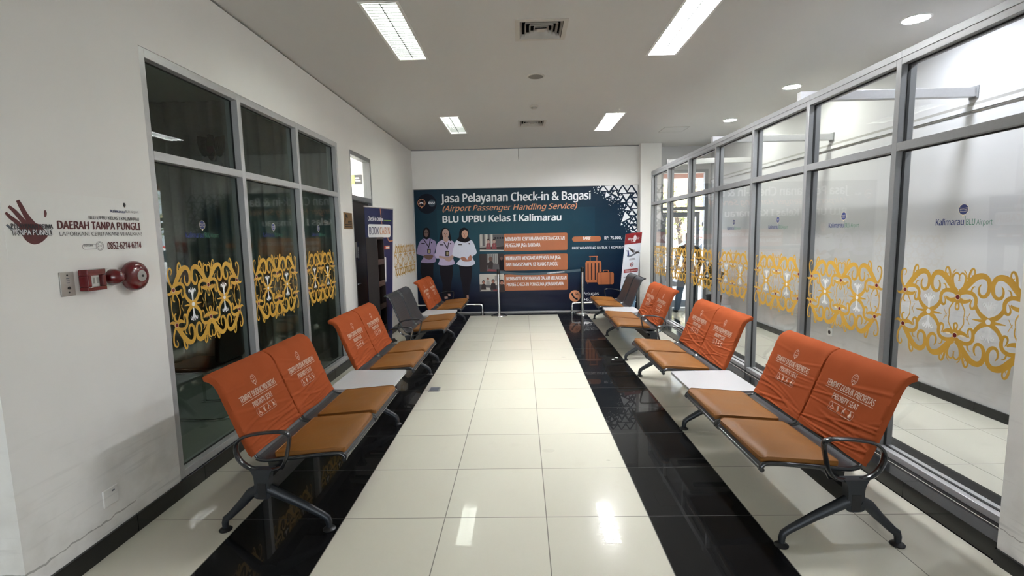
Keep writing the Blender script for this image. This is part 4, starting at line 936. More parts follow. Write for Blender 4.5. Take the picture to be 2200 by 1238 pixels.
for x in (a+.05, c-.07): m.disc(x, b-.018, .014, FB(.0015), K['orange'], 10)
a, b, c, d = D['brect']['s2']; m.poly(rrect(a-.01, b-.01, c+.01, d+.01, .04, 4), FB(.0020), K['navy']); rr(m, 's2', .035, .0022, 'orange')
for x in (a+.07, c-.085): m.rect(x, b, x+.010, d, FB(.0025), K['navy'])
e_ = D['brect']['sh']; m.poly(rrect(*e_, .02, 3), FB(.0020), K['orange']); m.rect(e_[0]+.015, e_[1], e_[2]-.015, e_[3]-.015, FB(.0022), K['navy'])
m.build('suitcase_picture', bn, at=b0)
m = MB(); u, v = D['bpt']['phone']; m.disc(u, v, .122, FB(.0015), K['peach'], 32)
m.ribbon([(u-.062, v+.058, .052), (u-.055, v+.03, .040), (u-.02, v-.03, .030), (u+.03, v-.062, .040), (u+.058, v-.062, .052)], FB(.0018), K['navy'], 6)
for r in (.035, .06): m.ribbon([(u+.005+r*.15, v+.01+r*1.0, .012), (u+.005+r*.8, v+.01+r*.75, .012), (u+.005+r*1.05, v+.01+r*.1, .012)], FB(.0018), K['navy'], 4)
m.build('phone_symbol', bn, at=b0)
m = MB(); u, v = D['bpt']['logo']; m.disc(u, v, .205, FB(.0014), K['navy'], 40)
gu, gv = D['bpt']['glob']; m.ring(gu, gv, .079, .010, FB(.0018), K['peach'], 30)
m.rect(gu-.075, gv-.012, gu+.075, gv-.006, FB(.0018), K['peach']); m.ring(gu, gv, .04, .004, FB(.0018), K['peach'], 20, .079)
m.ribbon([(gu-.04, gv-.012, .012), (gu, gv+.012, .02), (gu+.035, gv-.03, .008)], FB(.002), K['white'], 4)
m.add([FB(.0018)(gu-.02, gv-.08), FB(.0018)(gu+.02, gv-.08), FB(.0018)(gu, gv-.115)], [(0, 1, 2)], K['peach'])
lu, lv = D['bpt']['bl']; m.disc(lu, lv, .073, FB(.0017), K['teal'], 24)
s_, a_, c_, bz, cp = T_['blu']; m.text(s_, a_, c_, bz, cp, FB(.0022), K['white'], .03)
m.build('logo', bn, at=b0)

# ------------------------------------------------------------------ poster and fittings on the left wall
ps = empty('wall_poster', (XL, 2.49, 1.59), 'white wall sticker with a dark red handprint and red capital letters', 'poster'); p0 = ps.location
FP = lambda h: (lambda u, v: (XL+.0015+h, u, v))
y0, y1, z0, z1 = D['pbox']
m = MB(); m.box(XL, XL+.0015, y0, y1, z0, z1, K['paper']); m.build('sheet', ps, at=p0)
m = MB(); m.poly(catmull([tuple(e) for e in D['palm']], 5, True), FP(.0004), K['maroon'])
for i, l in enumerate(D['pst']): m.ribbon(l, FP(.0005+.0001*i), K['maroon'] if i != 3 else K['grey'], 6)
m.build('handprint', ps, at=p0)
m = MB(); T_ = D['ptxt']
def pt(k_, mt, bo, h=.0012, dx=0, dz=0): s_, a_, c_, bz, cp = T_[k_]; m.text(s_, a_+dx, c_+dx, bz+dz, cp, FP(h), K[mt], bo)
pt('dtp', 'maroon', .034); pt('bk', 'ink', .012); pt('lap', 'ink', .0); pt('no', 'maroon', .02); pt('kal', 'blue', .02); pt('air', 'grey', .0); pt('pp', 'ink', .025); pt('tp', 'ink', .04, .0011, -.0012, -.0012); pt('tp', 'ink', .04, .0016, .0014, .001); pt('tp', 'white', .012, .0024, .0004); pt('hot', 'ink', .02); pt('h24', 'ink', .0)
m.build('lettering', ps, at=p0)
m = MB(); u, v = D['ppt']['ball']; m.disc(u, v, .0095, FP(.0005), K['ink'], 18, .012); m.add([FP(.0005)(u-.003, v-.011), FP(.0005)(u+.003, v-.011), FP(.0005)(u, v-.018)], [(0, 1, 2)], K['brass'])
(a, b), (c, d) = D['ppt']['pillA'], D['ppt']['pillB']; zm = (b+d)/2; hh = .0125; P = rrect(a, zm-hh, c+.01, zm+hh, .012, 4)
for i in range(len(P)): e, g = P[i], P[(i+1) % len(P)]; m.ribbon([(*e, .002), (*g, .002)], FP(.0005), K['ink'], 1)
u, v = D['ppt']['ring']; m.disc(u, v, .024, FP(.0006), K['paper'], 22); m.ring(u, v, .0235, .002, FP(.0008), K['ink'], 22); m.ring(u, v, .0175, .0016, FP(.0008), K['ink'], 22)
m.build('hotline_symbol', ps, at=p0)

t = empty('switch_plate', (XL, 2.356, 1.462), 'brushed steel key switch plate left of the red call point', 'switch')
m = MB(); m.box(0, .006, -.038, .038, -.06, .06, K['plate']); m.build('plate', t, bevel=.002)
m = MB(); m.lathe([(.007, .006), (.007, .010)], (0, .004, -.02), K['blackp'], 12, 'x'); m.lathe([(.004, .006), (.004, .008)], (0, .002, -.042), K['blackp'], 10, 'x'); m.build('key_switch', t, 40)
m = MB(); m.lathe([(.004, .006), (.004, .008)], (0, 0, .044), K['blackp'], 10, 'x')
for z in (.028, .016, .006): m.box(.006, .0066, -.006, .010, z-.002, z+.002, K['grey'])
m.build('marking', t)
t = empty('fire_call_point', (XL, 2.477, 1.472), 'red square fire alarm call point on the left wall', 'fire alarm')
m = MB(); o_ = .055; i_ = .034
for q in ((-o_, o_, i_-.010, o_), (-o_, o_, -o_, -i_), (-o_, -i_, -i_, i_-.010), (i_, o_, -i_, i_-.010)): m.box(0, .05, q[0], q[1], q[2], q[3], K['firered'])
m.box(0, .02, -.05, .05, -.05, .05, K['firered']); m.build('housing', t, bevel=.003)
m = MB(); m.box(.02, .030, -.033, .033, -.034, .024, K['wplast']); m.build('push_panel', t)
m = MB()
for y in (-.022, 0, .022): m.box(.030, .0312, y-.006, y+.006, -.02, .012, K['gplast'])
m.build('marking', t)
t = empty('alarm_strobe', (XL, 2.600, 1.476), 'small red dome strobe on white base beside the red bell', 'alarm light')
m = MB(); m.lathe([(.050, 0), (.050, .016), (.044, .022)], (0, 0, 0), K['wplast'], 28, 'x'); m.build('base', t, 40)
m = MB(); m.lathe([(.044, .02), (.044, .035), (.040, .055), (.028, .075), (.012, .085)], (0, 0, 0), K['firered'], 28, 'x'); m.build('dome', t, 50)
t = empty('alarm_bell', (XL, 2.742, 1.470), 'round red alarm bell with grey centre on the left wall', 'alarm bell')
m = MB(); m.lathe([(.045, 0), (.045, .025)], (0, 0, 0), K['firered'], 20, 'x'); m.box(0, .02, -.075, .06, -.03, .03, K['wplast']); m.build('base', t, 40)
m = MB(); m.lathe([(.082, .018), (.085, .024), (.084, .040), (.076, .058), (.060, .070), (.034, .076)], (0, 0, 0), K['firered'], 36, 'x'); m.build('gong', t, 50)
m = MB(); m.lathe([(.033, .0755), (.031, .079), (.006, .080)], (0, 0, 0), K['gplast'], 24, 'x'); m.lathe([(.007, .079), (.007, .084)], (0, 0, 0), K['blackp'], 8, 'x'); m.build('centre_plate', t, 40)
t = empty('wall_socket', (XL, 2.457, .298), 'white socket plate low on the scuffed left wall', 'socket')
m = MB(); m.box(0, .008, -.047, .047, -.048, .048, K['wall']); m.build('plate', t, bevel=.003)
m = MB(); m.box(.008, .0088, .006, .024, .022, .030, K['grey']); m.build('slot', t)
t = empty('wall_socket', (XR, 6.385, .30), 'white socket with dark round outlet behind the glass partition', 'socket')
m = MB(); m.box(-.012, 0, -.05, .05, -.05, .05, K['wplast']); m.build('plate', t, bevel=.003)
m = MB(); m.lathe([(.026, -.0125), (.026, -.012)], (0, 0, 0), K['blackp'], 18, 'x'); m.build('outlet', t)
t = empty('camera_sign', (XL, 6.36, 1.88), 'small brown camera warning sign between the dark window and the door', 'sign')
m = MB(); m.box(0, .004, -.155, .155, -.105, .105, K['brass']); m.build('plate', t, bevel=.001)
m = MB(); F_ = lambda u, v: (.0048, u, v)
m.poly([(-.10, .09), (-.02, .07), (-.02, .03), (-.10, .05)], F_, K['blackp']); m.poly([(-.13, -.02), (-.11, -.02), (-.07, .04), (-.09, .04)], F_, K['blackp']); m.rect(-.01, -.035, .13, .0, F_, K['blackp']); m.text('24 JAM', .0, .12, -.028, .02, lambda u, v: (.0053, u, v), K['brass'], .03)
for z in (-.055, -.08): m.rect(-.13, z, .13, z+.012, F_, K['blackp'])
m.build('marking', t)
for yc, lab in ((9.02, 'gold scroll sticker on the white wall right of the blue check-in banner'), (9.83, 'gold scroll sticker on the white wall next to the room corner')):
    g = lambda u, v, h, yc=yc: (XL+.0006+h, yc+u, 1.225+v)
    o = ornament(g, 1.0, 1.05, white=False).build('wall_sticker', None, at=(XL, yc, 1.225)); tag(o, lab, 'sticker', 'gold scroll stickers on the left wall')

# ------------------------------------------------------------------ blue roll-up banner and brochure rack by the left door
A_, B_ = Vector((-1.975, 6.76, 0)), Vector((-1.78, 7.535, 0))
t = empty('standing_banner', ((A_+B_)/2), 'tall dark blue check-in banner standing before the brown door', 'banner'); t0 = Vector(t.location)
ax = (B_-A_); wid = ax.length; axn = ax.normalized(); nrm = Vector((axn.y, -axn.x, 0))
def FBK(h):
    def f(u, v):
        k = 1-v/2.085; q = A_ + axn*u + nrm*(h - .02*k - .10*k*max(0, (u/wid)))
        return (q.x-t0.x, q.y-t0.y, v)
    return f
m = MB(); NX, NZ = 6, 16
m.grid(lambda a, b: FBK(0)(a*wid, .04+b*2.045), NX, NZ, K['navyb'])
o = m.build('banner_sheet', t); s_ = o.modifiers.new('s', 'SOLIDIFY'); s_.thickness = .002; s_.offset = -1
m = MB(); m.tube([FBK(-.004)(0, 2.085), FBK(-.004)(wid, 2.085)], .011, K['alu'], 8); m.build('top_bar', t, 40)
m = MB()
for u in (.03, wid-.03):
    P = [FBK(-.10)(u, .012)]; q = axn*(u-wid/2)
    m.tube([Vector((q.x, q.y, .03))+nrm*.07-nrm*.09, Vector((q.x, q.y, .03))-nrm*.09], .012, K['blackp'], 8)
q0, q1 = -axn*(wid/2), axn*(wid/2)
m.tube([q0-nrm*.09+Vector((0, 0, .035)), q1-nrm*.09+Vector((0, 0, .035))], .034, K['blackp'], 10); m.build('base', t, 40)
m = MB(); m.tube([axn*.1-nrm*.075+Vector((0, 0, .05)), axn*.1-nrm*.03+Vector((0, 0, 2.08))], .008, K['alud'], 8); m.build('pole', t, 40)
m = MB(); W_ = wid
m.text('Check-in Online', .09*W_, .62*W_, 1.895, .055, FBK(.003), K['white'], .02)
m.rect(.64*W_, 1.902, .92*W_, 1.912, FBK(.003), K['lime'])
m.poly(rrect(.085*W_, 1.655, .90*W_, 1.845, .04, 4), FBK(.002), K['white'])
m.text('BOOK', .12*W_, .46*W_, 1.70, .105, FBK(.004), K['navyb'], .008); m.text('CABIN', .49*W_, .87*W_, 1.70, .105, FBK(.004), K['peach'], .008)
m.ribbon([(.52*W_, 2.08, .014), (.55*W_, 1.96, .014), (.58*W_, 1.85, .014)], FBK(.0015), K['peach'], 5)
m.ribbon([(.78*W_, 1.66, .014), (.84*W_, 1.60, .016), (1.0*W_, 1.60, .018)], FBK(.0015), K['peach'], 5)
m.rect(.09*W_, 1.475, .86*W_, 1.53, FBK(.002), K['xred']); m.rect(.70*W_, 1.475, .86*W_, 1.53, FBK(.0025), K['peach'])
for u in (.11, .29, .49, .72): m.rect(u*W_, 1.49, (u+.13)*W_, 1.512, FBK(.003), K['white'])
m.poly(rrect(.50*W_, .98, .72*W_, 1.36, .02, 3), FBK(.002), K['white'])
for z, w_ in ((.76, .2), (.66, .16), (.60, .2), (.52, .18), (.47, .18), (.42, .16), (.34, .15), (.29, .15), (.22, .1)): m.rect(.50*W_, z, (.50+w_)*W_, z+.020, FBK(.003), K['white'])
m.build('lettering', t)
m = MB(); m.box(0, .003, -.03, .03, 0, .27, K['navyb']); m.rect(-.022, .04, .022, .20, lambda u, v: (.0035, u, v), K['white']); m.ring(0, .12, .018, .005, lambda u, v: (.0038, u, v), K['navyb'], 12)
tag(m.build('door_tag', None, at=(0, 0, 0)), 'narrow navy and white tag on the brown door at the edge of the blue banner', 'sign'); bpy.data.objects['door_tag'].location = (XL-.055, 6.85, 1.33)
t = empty('brochure_rack', (-1.85, 6.76, 0), 'tall dark brown rack with open pockets in front of the blue banner', 'rack')
m = MB(); m.box(-.075, .075, -.165, -.147, 0, 1.66, K['rack']); m.build('side_panel', t, bevel=.002)
m = MB(); m.box(-.075, .075, .147, .165, 0, 1.66, K['rack']); m.build('side_panel', t, bevel=.002)
m = MB(); m.box(-.075, -.065, -.147, .147, 0, 1.66, K['rack']); m.build('back_panel', t)
for z in (.06, .34, .66, .98, 1.28): m = MB(); m.box(-.065, .073, -.147, .147, z, z+.03, K['rackl']); m.box(.058, .073, -.147, .147, z+.03, z+.075, K['rackl']); m.build('shelf', t, bevel=.002)
m = MB(); m.box(-.075, .075, -.147, .147, 1.63, 1.66, K['rackl']); m.build('top_panel', t, bevel=.002)
for z, wd in ((.37, 'second lowest'), (.69, 'middle'), (1.01, 'second highest'), (1.31, 'highest')):
    m = MB(); m.prism([(.0, 0), (.012, 0), (.004, .19), (-.008, .19)], -.055, .045, K['wplast'], lambda a, b, h: (a, h, b)); m.box(.0085, .0092, -.04, .03, .05, .11, K['grey'])
    o = m.build('brochure', None, at=(0, 0, 0)); o.location = (-1.835, 6.72, z+.004); tag(o, f'white brochure in the {wd} open pocket of the dark brown rack', 'brochure', 'brochures in the brown rack')

# ------------------------------------------------------------------ red and white banner stand by the end wall
t = empty('display_banner', (2.2, 9.45, 0), 'slim red topped airline banner on a black stand beside the glass partition', 'banner'); t0 = Vector(t.location)
TL, TR, BL_, BR = Vector((2.215, 9.60, 1.625)), Vector((2.585, 9.80, 1.655)), Vector((2.03, 9.38, .12)), Vector((2.40, 9.58, .12))
nx_ = (TR-TL).cross(TL-BL_).normalized()
if nx_.y > 0: nx_ = -nx_
def FX(h):
    def f(u, v):
        a = BL_*(1-u)+BR*u; b = TL*(1-u)+TR*u; q = a*(1-v)+b*v+nx_*h-t0; return tuple(q)
    return f
m = MB(); m.grid(FX(0), 2, 8, K['xwhite']); o = m.build('banner_sheet', t); s_ = o.modifiers.new('s', 'SOLIDIFY'); s_.thickness = .0015; s_.offset = -1
m = MB(); m.rect(0, .862, 1, 1, FX(.001), K['xred']); m.rect(0, 0, 1, .30, FX(.001), K['xblue'])
m.text('Wings', .18, .48, .912, .033, FX(.002), K['white'], .01, .3); m.text('Air', .72, .86, .912, .033, FX(.002), K['white'], .01, .3)
m.poly(catmull([(.52, .90), (.50, .93), (.53, .965), (.60, .972), (.66, .955), (.69, .93), (.66, .905), (.60, .885), (.56, .88)], 3, True), FX(.002), K['white']); m.poly([(.58, .91), (.63, .93), (.60, .945)], FX(.003), K['xred'])
m.rect(.36, .886, .64, .892, FX(.002), K['white']); m.build('header', t)
m = MB()
m.poly(catmull([(.20, .72), (.28, .712), (.50, .725), (.74, .752), (.88, .765), (.95, .762), (.90, .742), (.72, .722), (.50, .700), (.32, .692), (.24, .70)], 3, True), FX(.002), K['grey'])
m.poly([(.20, .785), (.27, .785), (.34, .715), (.24, .705)], FX(.0025), K['blue']); m.poly([(.12, .785), (.30, .778), (.30, .772), (.14, .772)], FX(.0025), K['grey'])
m.poly([(.22, .822), (.27, .822), (.66, .765), (.62, .742), (.50, .752)], FX(.003), K['ph3']); m.poly([(.66, .738), (1.0, .728), (1.0, .735), (.72, .758)], FX(.003), K['ph3'])
m.disc(.60, .765, .035, FX(.0035), K['grey'], 12, .02); m.build('aircraft_picture', t)
m = MB()
for z, a, b in ((.668, .42, .70), (.655, .36, .74), (.455, .30, .74), (.440, .12, .88)): m.rect(a, z, b, z+.006, FX(.002), K['grey'])
m.ring(.55, .595, .085, .04, FX(.002), K['xred'], 20, .024); m.rect(.50, .585, .60, .604, FX(.0025), K['grey'])
m.poly(rrect(.10, .495, .95, .540, .022, 4), FX(.002), K['xred']); m.text('TERBANG LANGSUNG', .16, .90, .508, .017, FX(.003), K['white'], .01)
m.text('BERAU', .32, .74, .385, .035, FX(.002), K['ink'], .015); m.build('lettering', t)
m = MB(); bl = K['blackp']; hub = (BL_+BR+TL+TR)/4-nx_*.16-t0; hub.z -= .05
for c in (TL, TR, BL_, BR): m.tube([c-t0-nx_*.004, hub], .006, bl, 6)
m.tube([hub, hub-nx_*.22+Vector((0, 0, -hub.z+.008))], .008, bl, 6); m.lathe([(.03, -.03), (.03, .03)], hub, bl, 12)
for c in (BL_, BR): q = c-t0; m.tube([q-nx_*.004, Vector((q.x-nx_.x*.02, q.y-nx_.y*.02, .008))], .007, bl, 6)
m.build('stand', t, 50)

# ------------------------------------------------------------------ stanchions, guard rails, floor bits
def stanchion(x, y, lab):
    t = empty('barrier_post', (x, y, 0), lab, 'barrier post', 'barrier posts before the large banner')
    m = MB(); m.lathe([(.17, 0), (.172, .008), (.165, .02), (.12, .034), (.05, .045), (.03, .06)], (0, 0, 0), K['stain'], 36); m.build('base', t, 40)
    m = MB(); m.lathe([(.030, .05), (.030, .86)], (0, 0, 0), K['stain'], 20); m.build('pole', t, 40)
    m = MB(); m.lathe([(.033, .86), (.036, .865), (.036, .955), (.030, .965)], (0, 0, 0), K['blackp'], 20); m.build('belt_head', t, 40)
    return t
PA, PB = (-.30, 9.90), (1.425, 10.02)
ta = stanchion(*PA, 'steel barrier post in front of the seated staff photos on the banner')
tb = stanchion(*PB, 'steel barrier post beside the orange phone symbol on the banner')
m = MB(); NB = 40
def belt(k, z): 
    s_ = -.055*(1-(2*k-1)**2)*(.6+.8*(1-k)); y = PA[1]+(PB[1]-PA[1])*k
    return (.036+k*(PB[0]-PA[0]-.072), y-PA[1]-.012*math.sin(k*7), .905+s_+z*.048)
m.grid(lambda a, b: belt(a, b-.5), NB, 2, K['strap']); o = m.build('belt', ta); s_ = o.modifiers.new('s', 'SOLIDIFY'); s_.thickness = .0025
m = MB(); m.text('BANDAR UDARA KALIMARAU', .58, .80, -.22, .5, lambda u, v: (lambda p: (p[0], p[1]-.0035, p[2]))(belt(u, v)), K['white'], .02); m.build('lettering', o)
def rail(x0, x1, xe, lab):
    t = empty('guard_rail', (xe, 10.13, 0), lab, 'guard rail', 'chrome guard rails at the end wall')
    m = MB(); P = [(x0-xe, 0, .235), (x1-xe, 0, .235)]
    e = 1 if x1 > x0 else -1
    P = [(x0-xe, 0, .208), (-e*.05, 0, .208), (-e*.012, 0, .198), (0, 0, .16), (0, 0, .0)]
    m.tube(P, .022, K['chrome'], 14, up=(0, 1, 0)); m.build('tube', t, 50)
    m = MB(); m.lathe([(.05, 0), (.05, .008), (.03, .012)], (0, 0, 0), K['chrome'], 20); m.build('floor_flange', t, 40)
    m = MB(); m.lathe([(.016, 0), (.016, .17)], (x0-xe+e*.3, 0, .208), K['chrome'], 12, 'y'); m.build('wall_bracket', t, 40)
rail(-2.05, -.66, -.66, 'low chrome guard rail below the staff figures on the banner')
rail(2.55, 1.22, 1.22, 'low chrome guard rail below the phone number on the banner')
t = empty('floor_outlet', (-.792, 5.13, 0), 'square steel floor outlet cover at the edge of the black stripe', 'floor outlet')
m = MB(); m.prism(rrect(-.062, -.07, .062, .07, .012, 3), 0, .008, K['plate'], lambda a, b, h: (a, b, h)); m.build('frame', t, bevel=.002)
m = MB(); m.prism(rrect(-.048, -.055, .048, .055, .008, 3), .008, .0092, K['grey'], lambda a, b, h: (a, b, h)); m.build('lid', t)
R = random.Random(3)
for (x, y, s_), lab in (((1.42, 6.36, .028), 'small white paper scrap on the black floor stripe near the right bench'), ((1.36, 6.28, .02), 'tiny white paper crumb on the black stripe left of a larger scrap')):
    m = MB(); P = [(math.cos(k*PI/4)*s_*R.uniform(.6, 1.1), math.sin(k*PI/4)*s_*R.uniform(.5, 1.1), R.uniform(.001, .012)) for k in range(8)]
    m.add([(0, 0, .012)]+P, [(0, k+1, (k+1) % 8+1) for k in range(8)], K['wplast']); o = m.build('paper_scrap', None, at=(0, 0, 0)); o.location = (x, y, 0); tag(o, lab, 'paper scrap')
    s2 = o.modifiers.new('s', 'SOLIDIFY'); s2.thickness = .001

# ------------------------------------------------------------------ ceiling fittings
for (x, y), lab in zip(LIGHTS, ('louvred ceiling light over the aisle, on the left nearest the viewer', 'louvred ceiling light at the far end on the left, before the banner', 'louvred ceiling light over the right bench, nearest the viewer', 'louvred ceiling light at the far end on the right, before the banner')):
    t = empty('ceiling_light', (x, y, ZC), lab, 'ceiling light', 'louvred ceiling lights')
    m = MB(); a, b = LW, LL
    for q in ((-a-.022, -a+.002, -b-.022, b+.022), (a-.002, a+.022, -b-.022, b+.022), (-a+.002, a-.002, -b-.022, -b+.002), (-a+.002, a-.002, b-.002, b+.022)): m.box(q[0], q[1], q[2], q[3], -.006, .0, K['wplast'])
    m.build('frame', t, bevel=.001)
    m = MB()
    for q in ((-a, -a+.004, -b, b), (a-.004, a, -b, b), (-a+.004, a-.004, -b, -b+.004), (-a+.004, a-.004, b-.004, b)): m.box(q[0], q[1], q[2], q[3], .0, .075, K['wplast'])
    m.build('housing', t)
    m = MB(); m.box(-a+.004, a-.004, -b+.004, b-.004, .062, .072, K['lampg' if x < 0 else 'lamp']); m.build('lamp_panel', t)
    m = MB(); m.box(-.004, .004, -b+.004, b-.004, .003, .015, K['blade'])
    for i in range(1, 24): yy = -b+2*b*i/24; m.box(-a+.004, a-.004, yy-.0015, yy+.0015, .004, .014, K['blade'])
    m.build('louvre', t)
for (x, y), lab in zip(DLS, ('round ceiling downlight hidden behind the white column on the right', 'round ceiling downlight above the nearest partition strut', 'round ceiling downlight above the middle partition strut', 'round ceiling downlight above the farthest partition strut')):
    t = empty('downlight', (x, y, ZC), lab, 'ceiling light', 'round corridor downlights')
    m = MB(); m.lathe([(.115, 0), (.115, -.004), (.098, -.009), (.094, -.004)], (0, 0, 0), K['wplast'], 32, cap=False); m.build('trim_ring', t, 50)
    m = MB(); m.lathe([(.0935, -.0035), (.0935, -.005)], (0, 0, 0), K['down' if y > 6 else 'downc'], 28); m.build('lamp', t)
for (x, y), lab in zip(VENTS, ('square ceiling air vent nearest the viewer', 'square ceiling air vent at the far end beyond the smoke detector')):
    t = empty('ceiling_vent', (x, y, ZC), lab, 'air vent', 'square ceiling air vents')
    m = MB()
    def sq(m, r, w_, z0, z1, dz):
        # one sloping square ring
        o = [(-r, -r), (r, -r), (r, r), (-r, r)]; vs = [(a, b, z0) for a, b in o]+[(a*(r-w_)/r, b*(r-w_)/r, z1) for a, b in o]
        vs += [(a, b, c+.003) for a, b, c in vs]
        f = [(i, (i+1) % 4, 4+(i+1) % 4, 4+i) for i in range(4)]; m.add(vs, f+[tuple(8+k for k in q[::-1]) for q in f]+[(i, 8+i, 8+(i+1) % 4, (i+1) % 4) for i in range(4)]+[(4+i, 4+(i+1) % 4, 12+(i+1) % 4, 12+i) for i in range(4)], K['vent'])
    for q in ((-.225, -.185, -.225, .225), (.185, .225, -.225, .225), (-.185, .185, -.225, -.185), (-.185, .185, .185, .225)): m.box(q[0], q[1], q[2], q[3], -.006, 0, K['vent'])
    m.build('frame', t, bevel=.001)
    m = MB()
    for r in (.180, .142, .104, .066): sq(m, r, .014, -.006, .030, 0)
    m.box(-.030, .030, -.030, .030, -.006, -.002, K['vent']); m.box(-.002, .002, -.18, .18, .034, .038, K['dark'])
    m.build('louvre', t)
    m = MB(); m.box(-.199, .199, -.199, .199, .17, .18, K['dark'])
    for q in ((-.2, -.199, -.2, .2), (.199, .2, -.2, .2), (-.199, .199, -.2, -.199), (-.199, .199, .199, .2)): m.box(q[0], q[1], q[2], q[3], .001, .17, K['dark'])
    m.build('duct', t)
t = empty('ceiling_speaker', (.377, 5.745, ZC), 'round grey ceiling speaker beyond the near air vent', 'speaker')
m = MB(); m.lathe([(.098, 0), (.098, -.004), (.084, -.008)], (0, 0, 0), K['vent'], 32); m.build('rim', t, 50)
m = MB(); m.lathe([(.083, -.0081), (.04, -.012), (.01, -.0125)], (0, 0, 0), mat('speaker_mesh', (.20, .185, .165), .7, 0, .3, 300), 28); m.build('grille', t, 50)
t = empty('smoke_detector', (.389, 7.04, ZC), 'white smoke detector before the far air vent', 'smoke detector')
m = MB(); m.lathe([(.06, 0), (.06, -.012), (.054, -.018)], (0, 0, 0), K['vent'], 28); m.build('base', t, 50)
m = MB(); m.lathe([(.036, -.018), (.036, -.034), (.028, -.040)], (0, 0, 0), K['vent'], 24); m.lathe([(.046, -.026), (.046, -.030)], (0, 0, 0), K['gplast'], 24); m.build('sensor', t, 50)
t = empty('ceiling_hatch', (2.885, 8.85, ZC), 'square access hatch in the ceiling above the partition', 'ceiling hatch')
m = MB(); m.box(-.2, .2, -.195, .195, -.004, 0, K['ceil']); m.build('panel', t)
m = MB()
for q in ((-.212, -.202, -.207, .207), (.202, .212, -.207, .207), (-.202, .202, -.207, -.197), (-.202, .202, .197, .207)): m.box(q[0], q[1], q[2], q[3], -.005, 0, K['gplast'])
m.build('frame', t)
m = MB(); m.tube([(.155, YE-.003, ZC-.02), (.152, YE-.003, ZC-.16), (.156, YE-.003, ZC-.24)], .006, K['gplast'], 6); tag(m.build('conduit', None, at=(.155, YE, ZC-.13)), 'short grey conduit under the ceiling above the large banner', 'conduit')

# ------------------------------------------------------------------ corridor plant, person, and the street outside
def leaf_cloud(m, c, r, n, size, matl, rnd, sq=(1, 1, 1)):
    for i in range(n):
        d = Vector((rnd.gauss(0, 1), rnd.gauss(0, 1), rnd.gauss(0, 1))).normalized()*r*rnd.random()**.45
        p = Vector(c)+Vector((d.x*sq[0], d.y*sq[1], d.z*sq[2]))
        a = Vector((rnd.gauss(0, 1), rnd.gauss(0, 1), rnd.gauss(0, 1))).normalized(); b = a.orthogonal().normalized(); s_ = size*rnd.uniform(.6, 1.3)
        m.add([p-a*s_, p+b*s_*.45, p+a*s_, p-b*s_*.45], [(0, 1, 2, 3)], matl)
R = random.Random(8)
t = empty('potted_plant', (4.0, 9.72, 0), 'leafy plant with pale leaves in a black pot behind the glass partition', 'plant')
m = MB(); m.lathe([(.10, 0), (.125, .04), (.135, .22), (.15, .36), (.158, .38), (.14, .38), (.13, .34)], (0, 0, 0), K['blackp'], 26); m.build('pot', t, 40)
m = MB(); m.lathe([(.139, .20), (.142, .24)], (0, 0, 0), K['stain'], 26, cap=False); m.ring(0, .14, .04, .012, lambda u, v: (u, -.137, v), K['stain'], 14); m.build('pot_band', t, 40)
dk = foliage('dark_leaves', (.010, .018, .010), (.03, .045, .02)); pl = foliage('pale_leaves', (.40, .44, .36), (.58, .60, .50))
m = MB()
for i in range(9): a = i*.7; m.tube([(0, 0, .36), (.05*math.cos(a), .05*math.sin(a), .6), (.11*math.cos(a), .11*math.sin(a), .8+.04*(i % 3))], .006, dk, 5)
m.build('stem', t, 50)
m = MB(); leaf_cloud(m, (-.02, 0, .78), .24, 260, .055, dk, R, (.7, .7, 1)); m.build('leaves', t)
m = MB(); leaf_cloud(m, (.05, -.08, .50), .16, 70, .045, pl, R, (1.1, .8, .7)); m.build('pale_leaves', t)

